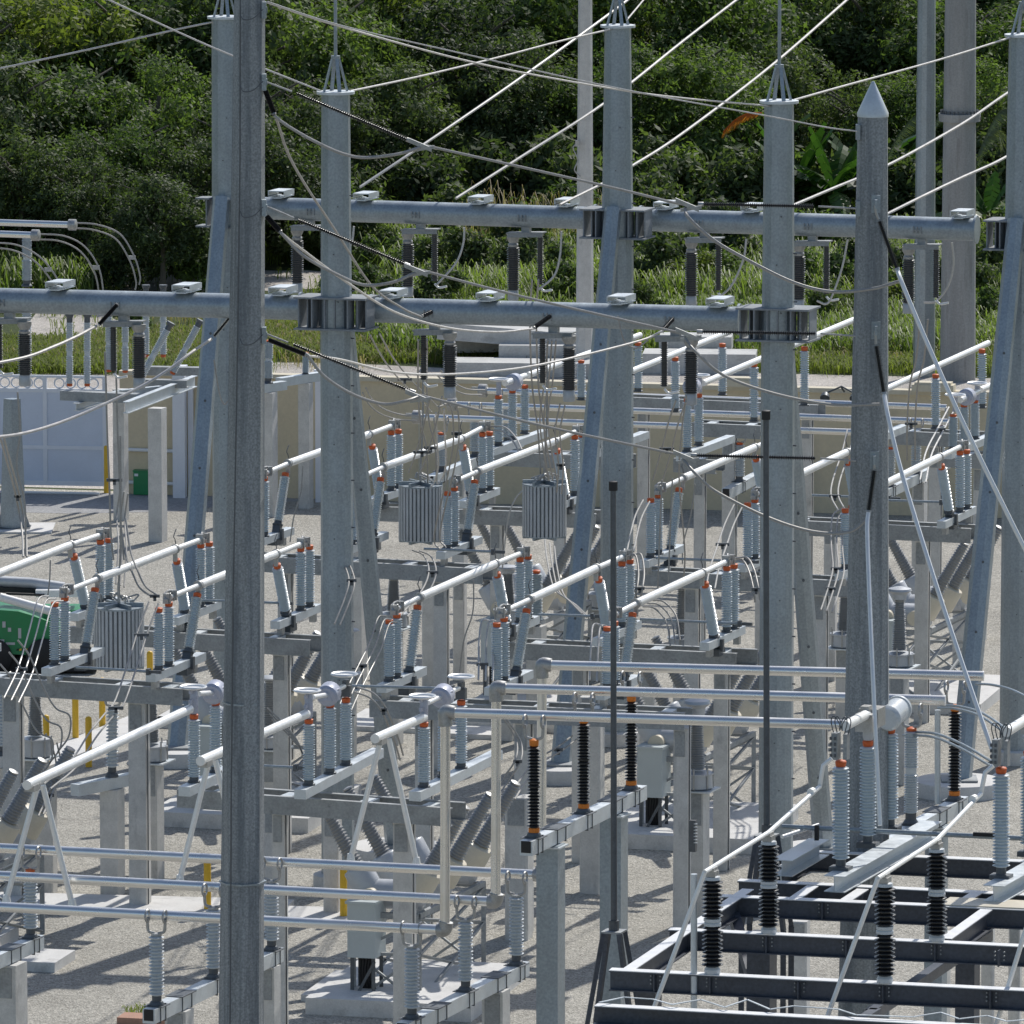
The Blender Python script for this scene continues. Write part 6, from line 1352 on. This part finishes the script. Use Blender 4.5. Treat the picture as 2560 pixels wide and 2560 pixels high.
def spots(n, x0, x1, r0, r1, seed, skip=None, z=0):
    rr = random.Random(seed); out = []
    while len(out) < n:
        x, y = rr.uniform(x0, x1), rr.uniform(r0, r1)
        if skip and skip(x, y): continue
        p = P((x, y), 0); out.append((p.x, p.y, z))
    return out
def skipA(x, y): return (x < 1040 and y < 735 and not (x > 850 and y < 675)) or (x < 620 and y < 760)
blades('reed_bed', 'tall green reeds standing between the yard and the wood', spots(620, 640, 2700, 600, 790, 1, lambda x, y: x < 1000 and (y > 660)), 46, 1.55, .022, 'reed', 2, .75, .5)
blades('reed_bed', 'tall reeds along the left foot of the wood', spots(90, -120, 230, 700, 770, 3), 34, 1.7, .03, 'reed', 4)
blades('reed_bed', 'dry straw coloured stalks at the foot of the wood', spots(40, 1180, 1560, 640, 690, 5), 16, 2.6, .012, 'dry', 6, .3)
blades('grass', 'bright rough grass on the bank behind the wall', spots(3400, 560, 2750, 770, 938, 7, lambda x, y: y > 899 + (x - 700) * .025 or (x < 1050 and y < 800)), 26, .42, .014, 'grass', 8, .9, .3)
blades('grass', 'bright rough grass on the bank above the gate', spots(1500, -150, 640, 838, 935, 9, lambda x, y: y < 860 and x < 260), 26, .42, .014, 'grass', 10, .9, .3)
blades('grass', 'taller uneven weeds on the bank behind the wall', spots(620, 900, 2750, 775, 900, 21, lambda x, y: x < 700 and y < 800), 34, 1.0, .02, 'reed', 22, .85, .35)
blades('grass', 'dry straw coloured grass on the bank behind the wall', spots(260, -100, 2750, 800, 925, 23, lambda x, y: x < 300 and y < 860), 26, .5, .012, 'dry', 24, .8, .3)
blades('grass', 'scattered weeds on the gravel track', spots(60, 60, 1000, 690, 850, 11), 18, .5, .016, 'grass', 12, .8, .25)
blades('grass', 'small tuft of weeds by the terracotta block', [tuple(P((345, 2535), 0))], 60, .22, .01, 'grass', 13, .9, .14)
# banana plants
def banana(px, row, h, n, label, seed, broken=.3):
    rr = random.Random(seed); b = P((px, row), 0); r = thing('banana_plant', b, label, 'banana plant', 'banana plants'); top = b + UP * h * .45
    MB().tube([b, b + UP * h * .25, top], .13, 10, r2=.07).build('stem', 'trunk', r)
    for i in range(n):
        a = 6.28 * i / n + rr.uniform(-.3, .3); el = rr.uniform(.5, 1.35); L = h * rr.uniform(.55, .85); d = Vector((math.cos(a), math.sin(a), 0)); side = Vector((-d.y, d.x, 0))
        pts = [top + d * L * t * math.cos(el) * (1 + t * .3) + UP * (L * t * math.sin(el) - L * .75 * t * t * (1.5 - el) * .9) for t in [k / 9 for k in range(10)]]
        m = MB()
        for s in (-1, 1):
            for k in range(1, 9):
                if False: continue
                t = k / 9; wd_ = .34 * math.sin(math.pi * min(1, t * 1.02)) ** .6 * (h / 3.5); p, q = pts[k], pts[k + 1]
                g_ = (q - p) * (rr.uniform(0, .12)); dz = -wd_ * .35 - rr.uniform(0, .08)
                m.add([p, q - g_, q - g_ + side * s * wd_ + UP * dz, p + side * s * wd_ + UP * dz], [(0, 1, 2, 3)])
        m.build('leaf', 'banana', r, None, False)
for px, row, h, n, lab, sd in ((1990, 600, 4.6, 9, 'tall banana plant behind the front right tower top', 1), (2085, 610, 4.4, 10, 'banana plant with wide hanging leaves left of the pointed pole tip', 2), (2160, 590, 4.8, 9, 'banana plant behind the pointed pole', 3), (2240, 600, 4.2, 9, 'banana plant between the pointed pole and the grey pole behind the wall', 4),
        (1900, 560, 4.8, 8, 'banana plant left of the front right tower spike', 5), (2470, 640, 3.6, 8, 'banana plant between the flanged pole and the right edge', 6)):
    banana(px, row, h * .85, n + 2, lab, sd)
def frond(pts, m, label, seed, wid=.34, name='palm_frond'):
    rr = random.Random(seed); q = smooth([PY((x, y), D) for x, y, D in pts], 12); mb = MB().tube(q, .02, 6); r = None
    for i in range(2, len(q) - 1):
        t = i / len(q); L = wid * (1 - abs(t - .45) * 1.2); d = (q[i + 1] - q[i]).normalized()
        for s in (-1, 1):
            for k in (0, .5):
                p = q[i].lerp(q[i + 1], k); e = p + d * L * .7 + Vector((0, s * L * .6, 0)) + UP * (-L * .8 + rr.uniform(-.08, .08)); w_ = d * .022
                mb.add([p - w_, p + w_, e], [(0, 1, 2)])
    o = mb.build(name, m); tag(o, label, 'palm frond', 'palm fronds among the bananas'); return o
frond([(1905, 282, 273), (1870, 284, 273), (1838, 300, 273), (1808, 330, 273)], 'dead', 'dead orange palm frond left of the front right tower', 1, .4)
frond([(2440, 400, 262), (2470, 330, 262), (2500, 280, 262), (2530, 270, 262)], 'frond', 'pale arching palm frond right of the flanged pole, upper', 2, .9)
frond([(2440, 420, 262), (2460, 360, 262), (2490, 320, 262), (2500, 340, 262)], 'frond', 'pale arching palm frond right of the flanged pole, lower', 3, .9)
frond([(2200, 440, 270), (2240, 350, 270), (2290, 290, 270), (2330, 290, 270)], 'frond', 'grey green palm frond between the poles, rising', 4, .8)
frond([(2330, 330, 268), (2350, 290, 268), (2370, 300, 268), (2390, 340, 268)], 'frond', 'dry drooping frond beside the flanged pole', 5, .6)
from collections import defaultdict
dup = defaultdict(list)
for o in C.objects:
    if o.parent is None and o.get('label') and o['category'] in ('tree', 'shrub'): dup[o['label']].append(o)
for l, q in dup.items():
    if len(q) > 1:
        q.sort(key=lambda o: o.location.x)
        wd_s = ['left one', 'right one'] if len(q) == 2 else ['leftmost', 'second from left', 'third from left', 'fourth from left', 'fifth from left', 'sixth from left']
        for o, t in zip(q, wd_s): o['label'] = l + ', ' + t
# ================================================================== LIGHT, SKY, CAMERA
scn = bpy.context.scene
world = bpy.data.worlds.new('World'); scn.world = world; world.use_nodes = True
nt = world.node_tree; bg = nt.nodes['Background']; sky = nt.nodes.new('ShaderNodeTexSky'); sky.sky_type = 'NISHITA'; sky.sun_disc = False
EL, AZ = R_(47), R_(28)
sky.sun_elevation = EL; sky.sun_rotation = AZ; sky.air_density = 1.0; sky.dust_density = 1.2; sky.ozone_density = 1
nt.links.new(sky.outputs[0], bg.inputs[0]); bg.inputs[1].default_value = .112
sl = bpy.data.lights.new('sun', 'SUN'); sl.energy = 3.8; sl.angle = R_(.53); sl.color = (1, .965, .91)
so = bpy.data.objects.new('sun', sl); C.objects.link(so); dirv = Vector((math.sin(AZ) * math.cos(EL), math.cos(AZ) * math.cos(EL), math.sin(EL)))
so.rotation_mode = 'QUATERNION'; so.rotation_quaternion = dirv.to_track_quat('Z', 'Y'); so.location = (40, 200, 80)
cd = bpy.data.cameras.new('camera'); co = bpy.data.objects.new('camera', cd); C.objects.link(co); scn.camera = co
co.location = CAM; co.rotation_euler = (math.pi / 2 - PITCH, 0, 0); cd.sensor_width = 36; cd.lens = F / 2560 * 36; cd.clip_start = 1; cd.clip_end = 5000
scn.view_settings.view_transform = 'Standard'; scn.view_settings.look = 'None'; scn.view_settings.gamma = 1; scn.view_settings.exposure = .05
